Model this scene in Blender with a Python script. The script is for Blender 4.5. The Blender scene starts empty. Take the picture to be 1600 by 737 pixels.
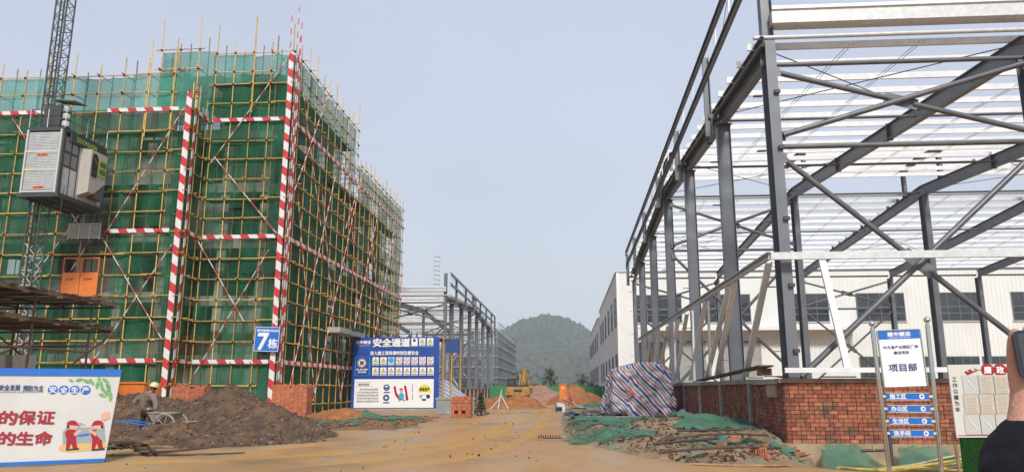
import bpy, math, random
import numpy as np
from mathutils import Vector, Matrix, noise
rnd = random.Random(11)
SC = bpy.context.scene
COL = SC.collection
R = math.radians
# ------------------------------------------------------------------ camera, world, sun, exposure
EYE, PITCH, YAW = 1.6, 11.4746, 4.168
cam = bpy.data.objects.new('camera', bpy.data.cameras.new('camera'))
COL.objects.link(cam)
cam.location = (0, 0, EYE)
cam.rotation_euler = (R(90 + PITCH), 0, R(YAW))
cam.data.lens = 26.325; cam.data.sensor_width = 36
cam.data.clip_start = 0.1; cam.data.clip_end = 6000
SC.camera = cam
SUN_EL, SUN_AZ = 40, 170          # azimuth clockwise from +Y: behind the camera, a little to the right
w = bpy.data.worlds.new('World'); SC.world = w; w.use_nodes = True
nt = w.node_tree; nt.nodes.clear()
sky = nt.nodes.new('ShaderNodeTexSky'); sky.sky_type = 'NISHITA'; sky.sun_disc = False
sky.sun_elevation = R(SUN_EL); sky.sun_rotation = R(SUN_AZ)
sky.air_density = 1.0; sky.dust_density = 3.0; sky.ozone_density = 1.0
# thin bright overcast: the clear sky seen through an even, slightly blue veil of cloud that pales to the horizon
tc = nt.nodes.new('ShaderNodeTexCoord'); sep = nt.nodes.new('ShaderNodeSeparateXYZ')
nt.links.new(tc.outputs['Generated'], sep.inputs[0])
rmp = nt.nodes.new('ShaderNodeValToRGB'); nt.links.new(sep.outputs['Z'], rmp.inputs[0])
e = rmp.color_ramp.elements
e[0].position = 0.0; e[0].color = (6.7, 7.1, 7.25, 1)
e[1].position = 0.9; e[1].color = (4.6, 5.2, 7.0, 1)
k = e.new(0.25); k.color = (5.95, 6.5, 7.65, 1)
cn = nt.nodes.new('ShaderNodeTexNoise'); cn.inputs['Scale'].default_value = 1.6; cn.inputs['Detail'].default_value = 3
nt.links.new(tc.outputs['Generated'], cn.inputs['Vector'])
cm = nt.nodes.new('ShaderNodeMapRange'); cm.inputs[1].default_value = .3; cm.inputs[2].default_value = .7
cm.inputs[3].default_value = .92; cm.inputs[4].default_value = 1.10
nt.links.new(cn.outputs[0], cm.inputs[0])
vm = nt.nodes.new('ShaderNodeVectorMath'); vm.operation = 'SCALE'
nt.links.new(rmp.outputs[0], vm.inputs[0]); nt.links.new(cm.outputs[0], vm.inputs['Scale'])
mx = nt.nodes.new('ShaderNodeMixRGB'); mx.inputs[0].default_value = .88
nt.links.new(sky.outputs[0], mx.inputs[1]); nt.links.new(vm.outputs[0], mx.inputs[2])
bg = nt.nodes.new('ShaderNodeBackground'); bg.inputs['Strength'].default_value = 0.1
nt.links.new(mx.outputs[0], bg.inputs[0])
wo = nt.nodes.new('ShaderNodeOutputWorld'); nt.links.new(bg.outputs[0], wo.inputs[0])
sl = bpy.data.lights.new('sun', 'SUN'); sl.energy = 3.3; sl.angle = R(10); sl.color = (1, .95, .87)
sun = bpy.data.objects.new('sun', sl); COL.objects.link(sun)
az, el = R(SUN_AZ), R(SUN_EL)
sd = Vector((math.sin(az) * math.cos(el), math.cos(az) * math.cos(el), math.sin(el)))
sun.rotation_euler = sd.to_track_quat('Z', 'Y').to_euler()
vs = SC.view_settings
vs.view_transform = 'Standard'; vs.look = 'None'; vs.exposure = 0.12; vs.gamma = 1.0
SC.cycles.transparent_max_bounces = 24
SC.cycles.max_bounces = 6; SC.cycles.diffuse_bounces = 3; SC.cycles.volume_bounces = 1

# ------------------------------------------------------------------ helpers
EYEV = Vector((0, 0, EYE))
_a, _t = R(YAW), R(PITCH)
FW = Vector((-math.sin(_a) * math.cos(_t), math.cos(_a) * math.cos(_t), math.sin(_t)))
RT = Vector((math.cos(_a), math.sin(_a), 0)); UP = RT.cross(FW)
def ray(x, y): return FW + RT * ((x - 800) / 1170) + UP * ((368.5 - y) / 1170)
def onY(x, y, Y): r = ray(x, y); return EYEV + r * (Y / r.y)      # where a line of sight meets the plane at distance Y
def onX(x, y, X): r = ray(x, y); return EYEV + r * (X / r.x)
def onZ(x, y, Z=0): r = ray(x, y); return EYEV + r * ((Z - EYE) / r.z)

MATS = {}
def mat(name, col, rough=.7, metal=0, var=0, nscale=3.0, col2=None, bump=0, bscale=20, rndvar=0, spec=None, stretch=None, dirt=None, hue=0):
    """base colour with noise between col and col2, per-object variation and fine relief"""
    m = bpy.data.materials.new(name); m.use_nodes = True
    t = m.node_tree; b = t.nodes['Principled BSDF']
    b.inputs['Roughness'].default_value = rough; b.inputs['Metallic'].default_value = metal
    if spec is not None: b.inputs['Specular IOR Level'].default_value = spec
    geo = t.nodes.new('ShaderNodeNewGeometry'); vec = geo.outputs['Position']
    if stretch:
        mp = t.nodes.new('ShaderNodeMapping'); mp.inputs['Scale'].default_value = stretch
        t.links.new(vec, mp.inputs[0]); vec = mp.outputs[0]
    out = None
    rgb = t.nodes.new('ShaderNodeRGB'); rgb.outputs[0].default_value = (*col, 1); out = rgb.outputs[0]
    if col2 is None and var: col2 = tuple(max(0, c * (1 - var)) for c in col)
    if col2 is not None:
        n = t.nodes.new('ShaderNodeTexNoise'); n.inputs['Scale'].default_value = nscale; n.inputs['Detail'].default_value = 6
        n.inputs['Roughness'].default_value = .62
        t.links.new(vec, n.inputs['Vector'])
        r = t.nodes.new('ShaderNodeMapRange'); r.inputs[1].default_value = .36; r.inputs[2].default_value = .64
        t.links.new(n.outputs[0], r.inputs[0])
        x = t.nodes.new('ShaderNodeMixRGB'); t.links.new(r.outputs[0], x.inputs[0])
        t.links.new(out, x.inputs[1]); x.inputs[2].default_value = (*col2, 1); out = x.outputs[0]
    if dirt:
        n = t.nodes.new('ShaderNodeTexNoise'); n.inputs['Scale'].default_value = dirt[1]; n.inputs['Detail'].default_value = 8
        n.inputs['Roughness'].default_value = .7
        t.links.new(geo.outputs['Position'], n.inputs['Vector'])
        r = t.nodes.new('ShaderNodeMapRange'); r.inputs[1].default_value = dirt[2]; r.inputs[2].default_value = dirt[2] + .14
        t.links.new(n.outputs[0], r.inputs[0])
        x = t.nodes.new('ShaderNodeMixRGB'); t.links.new(r.outputs[0], x.inputs[0])
        t.links.new(out, x.inputs[1]); x.inputs[2].default_value = (*dirt[0], 1); out = x.outputs[0]
    if rndvar:
        oi = t.nodes.new('ShaderNodeObjectInfo')
        r = t.nodes.new('ShaderNodeMapRange'); r.inputs[3].default_value = 1 - rndvar; r.inputs[4].default_value = 1 + rndvar * .6
        t.links.new(oi.outputs['Random'], r.inputs[0])
        h = t.nodes.new('ShaderNodeHueSaturation'); t.links.new(r.outputs[0], h.inputs['Value'])
        if hue:
            r2 = t.nodes.new('ShaderNodeMapRange'); r2.inputs[3].default_value = .5 - hue; r2.inputs[4].default_value = .5 + hue
            mm = t.nodes.new('ShaderNodeMath'); mm.operation = 'FRACT'
            m2 = t.nodes.new('ShaderNodeMath'); m2.operation = 'MULTIPLY'; m2.inputs[1].default_value = 7.31
            t.links.new(oi.outputs['Random'], m2.inputs[0]); t.links.new(m2.outputs[0], mm.inputs[0])
            t.links.new(mm.outputs[0], r2.inputs[0]); t.links.new(r2.outputs[0], h.inputs['Hue'])
        t.links.new(out, h.inputs['Color']); out = h.outputs[0]
    t.links.new(out, b.inputs['Base Color'])
    if bump:
        n = t.nodes.new('ShaderNodeTexNoise'); n.inputs['Scale'].default_value = bscale; n.inputs['Detail'].default_value = 5
        t.links.new(vec, n.inputs['Vector'])
        bp = t.nodes.new('ShaderNodeBump'); bp.inputs['Strength'].default_value = bump; bp.inputs['Distance'].default_value = .05
        t.links.new(n.outputs[0], bp.inputs['Height']); t.links.new(bp.outputs[0], b.inputs['Normal'])
    MATS[name] = m
    return m
def stripes(name, c1, c2, direction, period, rough=.6, dirtk=.25):
    m = mat(name, c1, rough); t = m.node_tree; b = t.nodes['Principled BSDF']
    geo = t.nodes.new('ShaderNodeNewGeometry')
    d = t.nodes.new('ShaderNodeVectorMath'); d.operation = 'DOT_PRODUCT'; d.inputs[1].default_value = direction
    t.links.new(geo.outputs['Position'], d.inputs[0])
    a = t.nodes.new('ShaderNodeMath'); a.operation = 'DIVIDE'; a.inputs[1].default_value = period
    t.links.new(d.outputs['Value'], a.inputs[0])
    f = t.nodes.new('ShaderNodeMath'); f.operation = 'FRACT'; t.links.new(a.outputs[0], f.inputs[0])
    g = t.nodes.new('ShaderNodeMath'); g.operation = 'GREATER_THAN'; g.inputs[1].default_value = .5; t.links.new(f.outputs[0], g.inputs[0])
    x = t.nodes.new('ShaderNodeMixRGB'); x.inputs[1].default_value = (*c1, 1); x.inputs[2].default_value = (*c2, 1)
    t.links.new(g.outputs[0], x.inputs[0])
    n = t.nodes.new('ShaderNodeTexNoise'); n.inputs['Scale'].default_value = 2.5; n.inputs['Detail'].default_value = 6
    t.links.new(geo.outputs['Position'], n.inputs['Vector'])
    y = t.nodes.new('ShaderNodeMixRGB'); y.blend_type = 'MULTIPLY'; y.inputs[0].default_value = dirtk
    t.links.new(x.outputs[0], y.inputs[1]); t.links.new(n.outputs[0], y.inputs[2])
    t.links.new(y.outputs[0], b.inputs['Base Color'])
    return m

W = {}
def reg(o, M, parent=None):
    o.matrix_basis = M
    if parent is not None:
        o.parent = parent; o.matrix_parent_inverse = W[parent.name].inverted()
    COL.objects.link(o); W[o.name] = M
    return o
def tag(o, label=None, cat=None, group=None, kind=None):
    if label: o['label'] = label
    if cat: o['category'] = cat
    if group: o['group'] = group
    if kind: o['kind'] = kind
    return o
def thing(name, label, cat, loc=(0, 0, 0), group=None):
    o = bpy.data.objects.new(name, None); o.empty_display_size = .3
    reg(o, Matrix.Translation(loc)); return tag(o, label, cat, group)
def obj(name, me, parent=None, M=None, kind=None):
    o = bpy.data.objects.new(name, me); reg(o, M if M is not None else Matrix(), parent)
    if kind: o['kind'] = kind
    return o
def copy_tree(root, M):
    """copy a thing with its parts and sub-parts, its origin moved to M"""
    c = root.copy(); COL.objects.link(c); c.matrix_basis = M; W[c.name] = M
    def rec(s, d):
        for ch in s.children:
            q = ch.copy(); COL.objects.link(q); q.parent = d; rec(ch, q)
    rec(root, c)
    return c

class MB:
    def __init__(s): s.v = []; s.f = []; s.mi = []; s.sm = []
    def add(s, vs, fs, mi=0, smooth=False):
        k = len(s.v); s.v += [tuple(v) for v in vs]
        for f in fs: s.f.append(tuple(i + k for i in f)); s.mi.append(mi); s.sm.append(smooth)
    def box(s, c, d, mi=0, M=None):
        c = Vector(c); h = Vector(d) / 2
        vs = [Vector((x * h.x, y * h.y, z * h.z)) for z in (-1, 1) for y in (-1, 1) for x in (-1, 1)]
        vs = [(M @ v if M else v) + c for v in vs]
        s.add(vs, [(0, 2, 3, 1), (4, 5, 7, 6), (0, 1, 5, 4), (2, 6, 7, 3), (0, 4, 6, 2), (1, 3, 7, 5)], mi); return s
    def quad(s, a, b, c, d, mi=0): s.add([a, b, c, d], [(0, 1, 2, 3)], mi); return s
    def tube(s, pts, r, n=8, mi=0, cap=True, r2=None):
        pts = [Vector(p) for p in pts]; rs = r if isinstance(r, (list, tuple)) else [r] * len(pts)
        vs = []; fs = []; prev = None
        for i, p in enumerate(pts):
            d = (pts[min(i + 1, len(pts) - 1)] - pts[max(i - 1, 0)]).normalized()
            if prev is None:
                u = d.orthogonal().normalized()
            else:
                u = (prev - d * prev.dot(d)).normalized()
            prev = u; v = d.cross(u)
            for k in range(n):
                a = 2 * math.pi * k / n
                vs.append(p + (u * math.cos(a) + v * math.sin(a)) * rs[i])
        for i in range(len(pts) - 1):
            for k in range(n):
                fs.append((i * n + k, i * n + (k + 1) % n, (i + 1) * n + (k + 1) % n, (i + 1) * n + k))
        s.add(vs, fs, mi, True)
        if cap:
            L = len(pts) - 1
            s.add(vs[:n], [tuple(range(n))[::-1]], mi); s.add(vs[L * n:], [tuple(range(n))], mi)
        return s
    def prism(s, poly, z0, z1, mi=0, M=None):
        n = len(poly)
        vs = [Vector((p[0], p[1], z0)) for p in poly] + [Vector((p[0], p[1], z1)) for p in poly]
        if M: vs = [M @ v for v in vs]
        s.add(vs, [tuple(range(n))[::-1], tuple(range(n, 2 * n))] + [(i, (i + 1) % n, (i + 1) % n + n, i + n) for i in range(n)], mi); return s
    def mesh(s, name, *mats):
        me = bpy.data.meshes.new(name); me.from_pydata(s.v, [], s.f)
        for m in mats: me.materials.append(m)
        me.polygons.foreach_set('material_index', s.mi); me.polygons.foreach_set('use_smooth', s.sm)
        me.update(); return me
    def obj(s, name, mats, parent=None, kind=None, M=None):
        if not isinstance(mats, (list, tuple)): mats = [mats]
        me = s.mesh(name, *mats)
        if M is not None: me.transform(M.inverted())
        return obj(name, me, parent, M, kind)

_mc = {}
def unit_box(m):
    k = ('b', m.name)
    if k not in _mc: _mc[k] = MB().box((0, 0, 0), (1, 1, 1)).mesh('box', m)
    return _mc[k]
def unit_tube(m, n=8):
    k = ('t', m.name, n)
    if k not in _mc: _mc[k] = MB().tube([(0, 0, 0), (0, 0, 1)], 1, n).mesh('tube', m)
    return _mc[k]
def isec(m, h, wd, tf=.016, tw=.01):
    """I section: web depth h along local y, flanges wd along local x, one unit long"""
    k = ('i', m.name, h, wd)
    if k not in _mc:
        b = MB()
        b.box((0, h / 2 - tf / 2, .5), (wd, tf, 1)); b.box((0, -h / 2 + tf / 2, .5), (wd, tf, 1))
        b.box((0, 0, .5), (tw, h - 2 * tf, 1)); _mc[k] = b.mesh('section', m)
    return _mc[k]
def csec(m, h, wd, t=.006, lip=.03):
    """C section: web along local y, flanges toward +x"""
    k = ('c', m.name, h, wd)
    if k not in _mc:
        b = MB()
        b.box((0, 0, .5), (t, h, 1))
        for s in (1, -1):
            b.box((wd / 2, s * (h / 2 - t / 2), .5), (wd - t, t, 1)); b.box((wd, s * (h / 2 - lip / 2), .5), (t, lip, 1))
        _mc[k] = b.mesh('section', m)
    return _mc[k]
def along(p0, p1, up=(0, 0, 1), sx=1, sy=1):
    """matrix: local z from p0 to p1 (scaled to the length), local y close to up"""
    p0, p1 = Vector(p0), Vector(p1); z = p1 - p0; L = z.length; z /= L
    y = Vector(up); y = y - z * y.dot(z)
    if y.length < 1e-4: y = z.orthogonal()
    y.normalize(); x = y.cross(z)
    M = Matrix((x * sx, y * sy, z * L)).transposed().to_4x4(); M.translation = p0
    return M
def bar(name, m, p0, p1, r, parent=None, n=8): return obj(name, unit_tube(m, n), parent, along(p0, p1, (0, 0, 1), r, r))
def beam(name, me, p0, p1, up, parent=None): return obj(name, me, parent, along(p0, p1, up))
def boxo(name, m, c, d, parent=None, rz=0, rx=0, ry=0):
    M = Matrix.Translation(c) @ Matrix.Rotation(rz, 4, 'Z') @ Matrix.Rotation(ry, 4, 'Y') @ Matrix.Rotation(rx, 4, 'X') @ Matrix.Diagonal((*d, 1))
    return obj(name, unit_box(m), parent, M)
def fbm(x, y, s=1.0, o=4, z=0.0):
    v = 0; a = 1; 
    for _ in range(o):
        v += a * noise.noise(Vector((x * s, y * s, z))); s *= 2.1; a *= .5
    return v
_tc = {}
def text(name, body, size, m, parent, M, w=None, bold=.012, align='CENTER', depth=.002):
    """flat lettering, centred on M's origin, in M's xy plane; w squeezes it to a width"""
    k = (body, m.name, bold, align)
    if k not in _tc:
        cu = bpy.data.curves.new('lettering', 'FONT'); cu.body = body; cu.size = 1; cu.align_x = align
        cu.resolution_u = 3; cu.fill_mode = 'FRONT'
        o = bpy.data.objects.new('lettering', cu); COL.objects.link(o)
        me = bpy.data.meshes.new_from_object(o.evaluated_get(bpy.context.evaluated_depsgraph_get()))
        bpy.data.objects.remove(o); bpy.data.curves.remove(cu)
        me.materials.clear(); me.materials.append(m)
        ys = [v.co.y for v in me.vertices] or [0, 1]; xs = [v.co.x for v in me.vertices] or [0, 1]
        me.transform(Matrix.Translation((0, -(min(ys) + max(ys)) / 2, 0)))
        if bold > .004:                     # heavier strokes: the outline laid over itself, shifted a little
            vs = [v.co.copy() for v in me.vertices]; fs = [tuple(p.vertices) for p in me.polygons]; mb = MB(); bb = bold * 1.1
            for q, (dx, dy) in enumerate(((0, 0), (bb, 0), (-bb, 0), (0, bb), (0, -bb), (bb, bb), (-bb, -bb))):
                mb.add([(v.x + dx, v.y + dy, v.z + q * .004) for v in vs], fs)
            me = mb.mesh('lettering', m)
        _tc[k] = (me, max(xs) - min(xs))
    me, wd = _tc[k]
    sx = size if w is None else w / max(wd, .01)
    return obj(name, me, parent, M @ Matrix.Translation((0, 0, depth)) @ Matrix.Diagonal((sx, size, size, 1)))
def plane_frame(a, b, d):
    """matrix for a board: a top-left, b top-right, d bottom-left -> local x right, y up, z out; origin bottom-left"""
    a, b, d = Vector(a), Vector(b), Vector(d); x = (b - a).normalized(); y = (a - d); y = (y - x * y.dot(x)).normalized()
    M = Matrix((x, y, x.cross(y))).transposed().to_4x4(); M.translation = d
    return M, (b - a).length, (a - d).length
T = Matrix.Translation
def disc(n=24, r=1.0): return [(r * math.cos(2 * math.pi * i / n), r * math.sin(2 * math.pi * i / n)) for i in range(n)]

# ------------------------------------------------------------------ materials
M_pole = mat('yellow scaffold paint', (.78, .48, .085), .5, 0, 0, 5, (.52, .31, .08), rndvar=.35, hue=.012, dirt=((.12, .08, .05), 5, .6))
M_polei = mat('dimmed inner scaffold tube', (.26, .20, .08), .7, 0, 0, 6, (.14, .10, .06), rndvar=.3)  # dimming behind the nets is put into the colour, so inner poles recede
M_rust = mat('rusty brown tube', (.16, .10, .06), .7, 0, 0, 6, (.08, .05, .035), rndvar=.3)
M_coup = mat('dark coupler iron', (.045, .03, .025), .7, .3)
M_rw = stripes('red and white tube paint', (.62, .06, .06), (.72, .68, .64), (.25, .25, 1), .9)
M_rwv = stripes('red and white hazard boards upright', (.60, .03, .045), (.76, .74, .73), (.7, -.7, 1.0), 1.05)
M_rwh = stripes('red and white hazard boards level', (.60, .03, .045), (.76, .74, .73), (1, 1, .6), 1.05)
M_conc = mat('raw concrete', (.42, .41, .37), .9, 0, 0, .8, (.24, .23, .21), bump=.3, bscale=8)
M_steel = mat('grey painted steel', (.165, .18, .205), .45, .15, 0, 1.2, (.13, .145, .17), rndvar=.16, dirt=((.15, .10, .075), 1.7, .64))
M_steeld = mat('dark grey painted steel tube', (.14, .14, .155), .4, .2, 0, 2, (.10, .105, .12), rndvar=.1)
M_galv = mat('galvanised steel', (.62, .64, .65), .45, .12, 0, 6, (.50, .52, .53), rndvar=.12)
M_galvw = mat('bright zinc coated purlin steel', (.82, .83, .84), .5, .1, 0, 3, (.70, .71, .72), rndvar=.06)
M_rod = mat('thin dark rod', (.05, .05, .06), .6)
M_white = mat('white factory cladding', (.74, .75, .73), .6, 0, 0, .35, (.68, .69, .67))
M_whited = mat('white cladding side', (.76, .78, .76), .6, 0, 0, .25, (.70, .72, .71))
M_trim = mat('pale grey metal trim', (.55, .56, .55), .5, .1)
M_shut = mat('roller shutter slats', (.42, .43, .42), .5, .3, .2, 2)
M_glass = mat('dark window glass', (.018, .024, .032), .06, 0, 0, .5, (.04, .05, .06), spec=.9)
M_frame = mat('dark window frame', (.13, .14, .15), .4)
M_brick = mat('orange red brick', (.43, .145, .075), .85, 0, 0, 9, (.30, .10, .055), bump=.4, bscale=40, rndvar=.36, hue=.014, dirt=((.15, .09, .065), 1.6, .50))
M_brickd = mat('dark red brown brick', (.23, .075, .045), .9, 0, 0, 3, (.12, .045, .033), bump=.4, bscale=30, dirt=((.30, .11, .06), 6, .6))  # dark brick; also colours in the shade of the long wall side
M_brickp = mat('new orange brick', (.50, .17, .08), .85, 0, 0, 12, (.38, .12, .06), bump=.3, bscale=40, rndvar=.25, hue=.01)
M_mortar = mat('grey mortar', (.24, .20, .17), .95, 0, 0, 5, (.10, .08, .07), bump=.5, bscale=30)
M_ply = mat('brown weathered planks', (.20, .13, .08), .85, 0, 0, 2, (.10, .065, .045), rndvar=.35, stretch=(1, 6, 1), bump=.3)
M_wood = mat('cut timber', (.36, .24, .13), .8, 0, 0, 5, (.20, .12, .07), rndvar=.35, bump=.2)
M_woodd = mat('dark wet timber', (.09, .06, .045), .8, 0, 0, 5, (.05, .035, .03), rndvar=.3)
M_blue = mat('sign blue', (.012, .15, .58), .45, var=.1)
M_blued = mat('deep blue banner cloth', (.012, .065, .36), .5, 0, 0, .9, (.010, .05, .29))
M_wht = mat('white print', (.78, .79, .80), .5)
M_bann = mat('white banner vinyl', (.62, .62, .60), .45, 0, 0, .8, (.56, .56, .545), bump=.15, bscale=1.5)
M_red = mat('crimson print', (.34, .008, .022), .5)
M_ink = mat('dark blue ink', (.03, .07, .22), .5)
M_blk = mat('black print', (.03, .03, .03), .6)
M_yel = mat('yellow print', (.75, .62, .06), .5)
M_cyan = mat('cyan print', (.03, .35, .62), .5)
M_grn = mat('leaf green print', (.10, .30, .10), .6, 0, 0, 20, (.25, .45, .2))
M_skinp = mat('peach print', (.65, .38, .25), .6)
M_oran = mat('orange paint', (.72, .20, .03), .5, 0, 0, 3, (.60, .16, .03))
M_exc = mat('excavator ochre paint', (.44, .23, .055), .6, 0, 0, 2, (.26, .15, .06), dirt=((.16, .09, .05), 3, .55))
M_dark = mat('black rubber', (.02, .02, .02), .8)
M_green = mat('green sheet fence', (.03, .22, .07), .5, var=.25)
M_chrome = mat('stainless steel', (.62, .62, .60), .16, 1.0)
M_cage = mat('hoist cage aluminium', (.60, .61, .60), .45, .3, 0, 4, (.48, .49, .48))
M_caged = mat('hoist dark frame', (.06, .065, .07), .55, .3)
M_cabin = mat('hoist beige cabin', (.46, .43, .38), .55, var=.1)
M_cabg = mat('hoist grey panel', (.14, .13, .13), .6)
M_lime = mat('lime green panel', (.33, .50, .06), .5)
M_sand = mat('brown building sand', (.15, .088, .047), .95, 0, 0, 1.6, (.065, .042, .028), bump=1, bscale=7)
M_soilr = mat('orange red soil', (.40, .15, .045), .95, 0, 0, 2.2, (.22, .09, .035), bump=1, bscale=9)
M_rubpink = mat('crushed brick rubble soil', (.36, .21, .15), .95, 0, 0, 2.2, (.25, .14, .10), bump=1, bscale=9)
M_conslab = mat('concrete panels', (.30, .31, .30), .85, 0, 0, 2, (.22, .23, .22), bump=.2)
M_plinth = mat('ochre stained concrete plinth', (.40, .32, .19), .9, 0, 0, 2.2, (.28, .22, .15), bump=.3, bscale=14)
M_yhose = mat('yellow hose', (.55, .42, .10), .5, var=.3, nscale=6)
M_turf = mat('artificial turf', (.025, .19, .025), .95, 0, 0, 60, (.012, .10, .015), bump=1, bscale=120)
M_foil = mat('black plastic sheet', (.015, .015, .018), .25, bump=.6, bscale=5)
M_leaf = mat('dark foliage', (.035, .065, .028), .9, 0, 0, 1.2, (.06, .085, .035), rndvar=.3)

def net_mat(name, col, hole, rndvar=.25):
    m = mat(name, col, .8, rndvar=rndvar, var=.35, nscale=1.1)
    t = m.node_tree; b = t.nodes['Principled BSDF']; out = t.nodes['Material Output']
    tr = t.nodes.new('ShaderNodeBsdfTransparent'); tl = t.nodes.new('ShaderNodeBsdfTranslucent')
    src = b.inputs['Base Color'].links[0].from_socket; t.links.new(src, tl.inputs[0])
    m1 = t.nodes.new('ShaderNodeMixShader'); m1.inputs[0].default_value = .25
    t.links.new(b.outputs[0], m1.inputs[1]); t.links.new(tl.outputs[0], m1.inputs[2])
    geo = t.nodes.new('ShaderNodeNewGeometry')
    n = t.nodes.new('ShaderNodeTexNoise'); n.inputs['Scale'].default_value = .55; n.inputs['Detail'].default_value = 5
    mp = t.nodes.new('ShaderNodeMapping'); mp.inputs['Scale'].default_value = (1.3, 1.3, .35)
    t.links.new(geo.outputs['Position'], mp.inputs[0]); t.links.new(mp.outputs[0], n.inputs['Vector'])
    r = t.nodes.new('ShaderNodeMapRange'); r.inputs[1].default_value = .3; r.inputs[2].default_value = .7
    r.inputs[3].default_value = hole[0]; r.inputs[4].default_value = hole[1]; t.links.new(n.outputs[0], r.inputs[0])
    m2 = t.nodes.new('ShaderNodeMixShader'); t.links.new(r.outputs[0], m2.inputs[0])
    t.links.new(m1.outputs[0], m2.inputs[1]); t.links.new(tr.outputs[0], m2.inputs[2])
    t.links.new(m2.outputs[0], out.inputs[0])
    return m
M_net = net_mat('green safety net', (.013, .21, .10), (.22, .92))
M_nett = net_mat('sky paled upper safety net', (.05, .33, .24), (.22, .42))  # lighter copy of the net: sky shining through is put into the colour
M_netd = net_mat('dense green safety net', (.010, .15, .07), (.08, .5))
M_gnet = net_mat('green ground dust net', (.12, .28, .185), (.05, .8), 0)

M_gnet2 = net_mat('thick folded green net', (.11, .27, .18), (.0, .3), 0)
# ------------------------------------------------------------------ ground
def gz(x, y):
    """height of the ground"""
    z = 0.0
    # dip in front of the brick wall's near end
    if x > 2.5:
        fy = max(0, min(1, (y - 15.6) / 4.6)); fx = max(0, min(1, (x - 4.6) / 1.6))
        z -= .45 * fy * fx * (1 if y < 21.4 else 0)
    z += .03 * fbm(x, y, .22, 3) + .012 * fbm(x, y, 1.4, 3, 4)
    # wheel ruts toward the far end of the road
    for x0, dx, wd in ((-2.0, -.03, .35), (-3.9, -.035, .35), (-5.2, -.03, .3)):
        d = x - (x0 + dx * (y - 40) - .0022 * max(0, 40 - y) ** 2)
        z -= .035 * math.exp(-(d / wd) ** 2)
    return z
def axis(vals): return vals
ys = [-40, -20, -8, 0, 4, 8] + [8 + .25 * i for i in range(1, 129)]
while ys[-1] < 140: ys.append(ys[-1] + .7 + (ys[-1] - 40) * .02)
while ys[-1] < 4000: ys.append(ys[-1] * 1.25)
xs = [i * .25 for i in range(-68, 49)]
x = xs[-1]
while x < 3000: x = x + max(.6, (x - 11) * .25); xs.append(x)
x = xs[0]; lo = []
while x > -3000: x = x - max(.6, (-x - 15) * .25); lo.append(x)
xs = lo[::-1] + xs
V = []; Fc = []
for yy in ys:
    for xx in xs:
        V.append((xx, yy, gz(xx, yy) if abs(xx) < 60 and yy < 160 else 0))
nx = len(xs)
for j in range(len(ys) - 1):
    for i in range(nx - 1):
        Fc.append((j * nx + i, j * nx + i + 1, (j + 1) * nx + i + 1, (j + 1) * nx + i))
TRK = [[onZ(*p).xy for p in l] for l in (((850, 622), (838, 642), (800, 662), (755, 676), (680, 691), (560, 705), (400, 715), (200, 724)),
       ((800, 628), (785, 646), (740, 661), (690, 671), (610, 683), (500, 695), (330, 710)), ((858, 630), (852, 655), (820, 684), (760, 706), (640, 726), (500, 738)), ((820, 622), (790, 668), (720, 694), (620, 712), (470, 728)))]
def trk(x, y):
    b = 9
    for l in TRK:
        for a, c in zip(l, l[1:]):
            d = c - a; u = max(0, min(1, ((x - a.x) * d.x + (y - a.y) * d.y) / d.length_squared)); b = min(b, math.hypot(x - a.x - d.x * u, y - a.y - d.y * u))
    return b
me = bpy.data.meshes.new('ground')
TV = []
for i, (vx, vy, vz) in enumerate(V):
    if -26 < vx < 14 and 7 < vy < 110:
        d = trk(vx, vy) + .12 * noise.noise(Vector((vx * 1.7, vy * 1.2, 2))); k = math.exp(-(d / .34) ** 2); s_ = math.exp(-((d - .5) / .2) ** 2)
        V[i] = (vx, vy, vz - .05 * k + .035 * s_); TV.append(k)
    else: TV.append(0)
me.from_pydata(V, [], Fc)
_at = me.attributes.new('track', 'FLOAT', 'POINT'); _at.data.foreach_set('value', TV); me.polygons.foreach_set('use_smooth', [True] * len(Fc))
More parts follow.
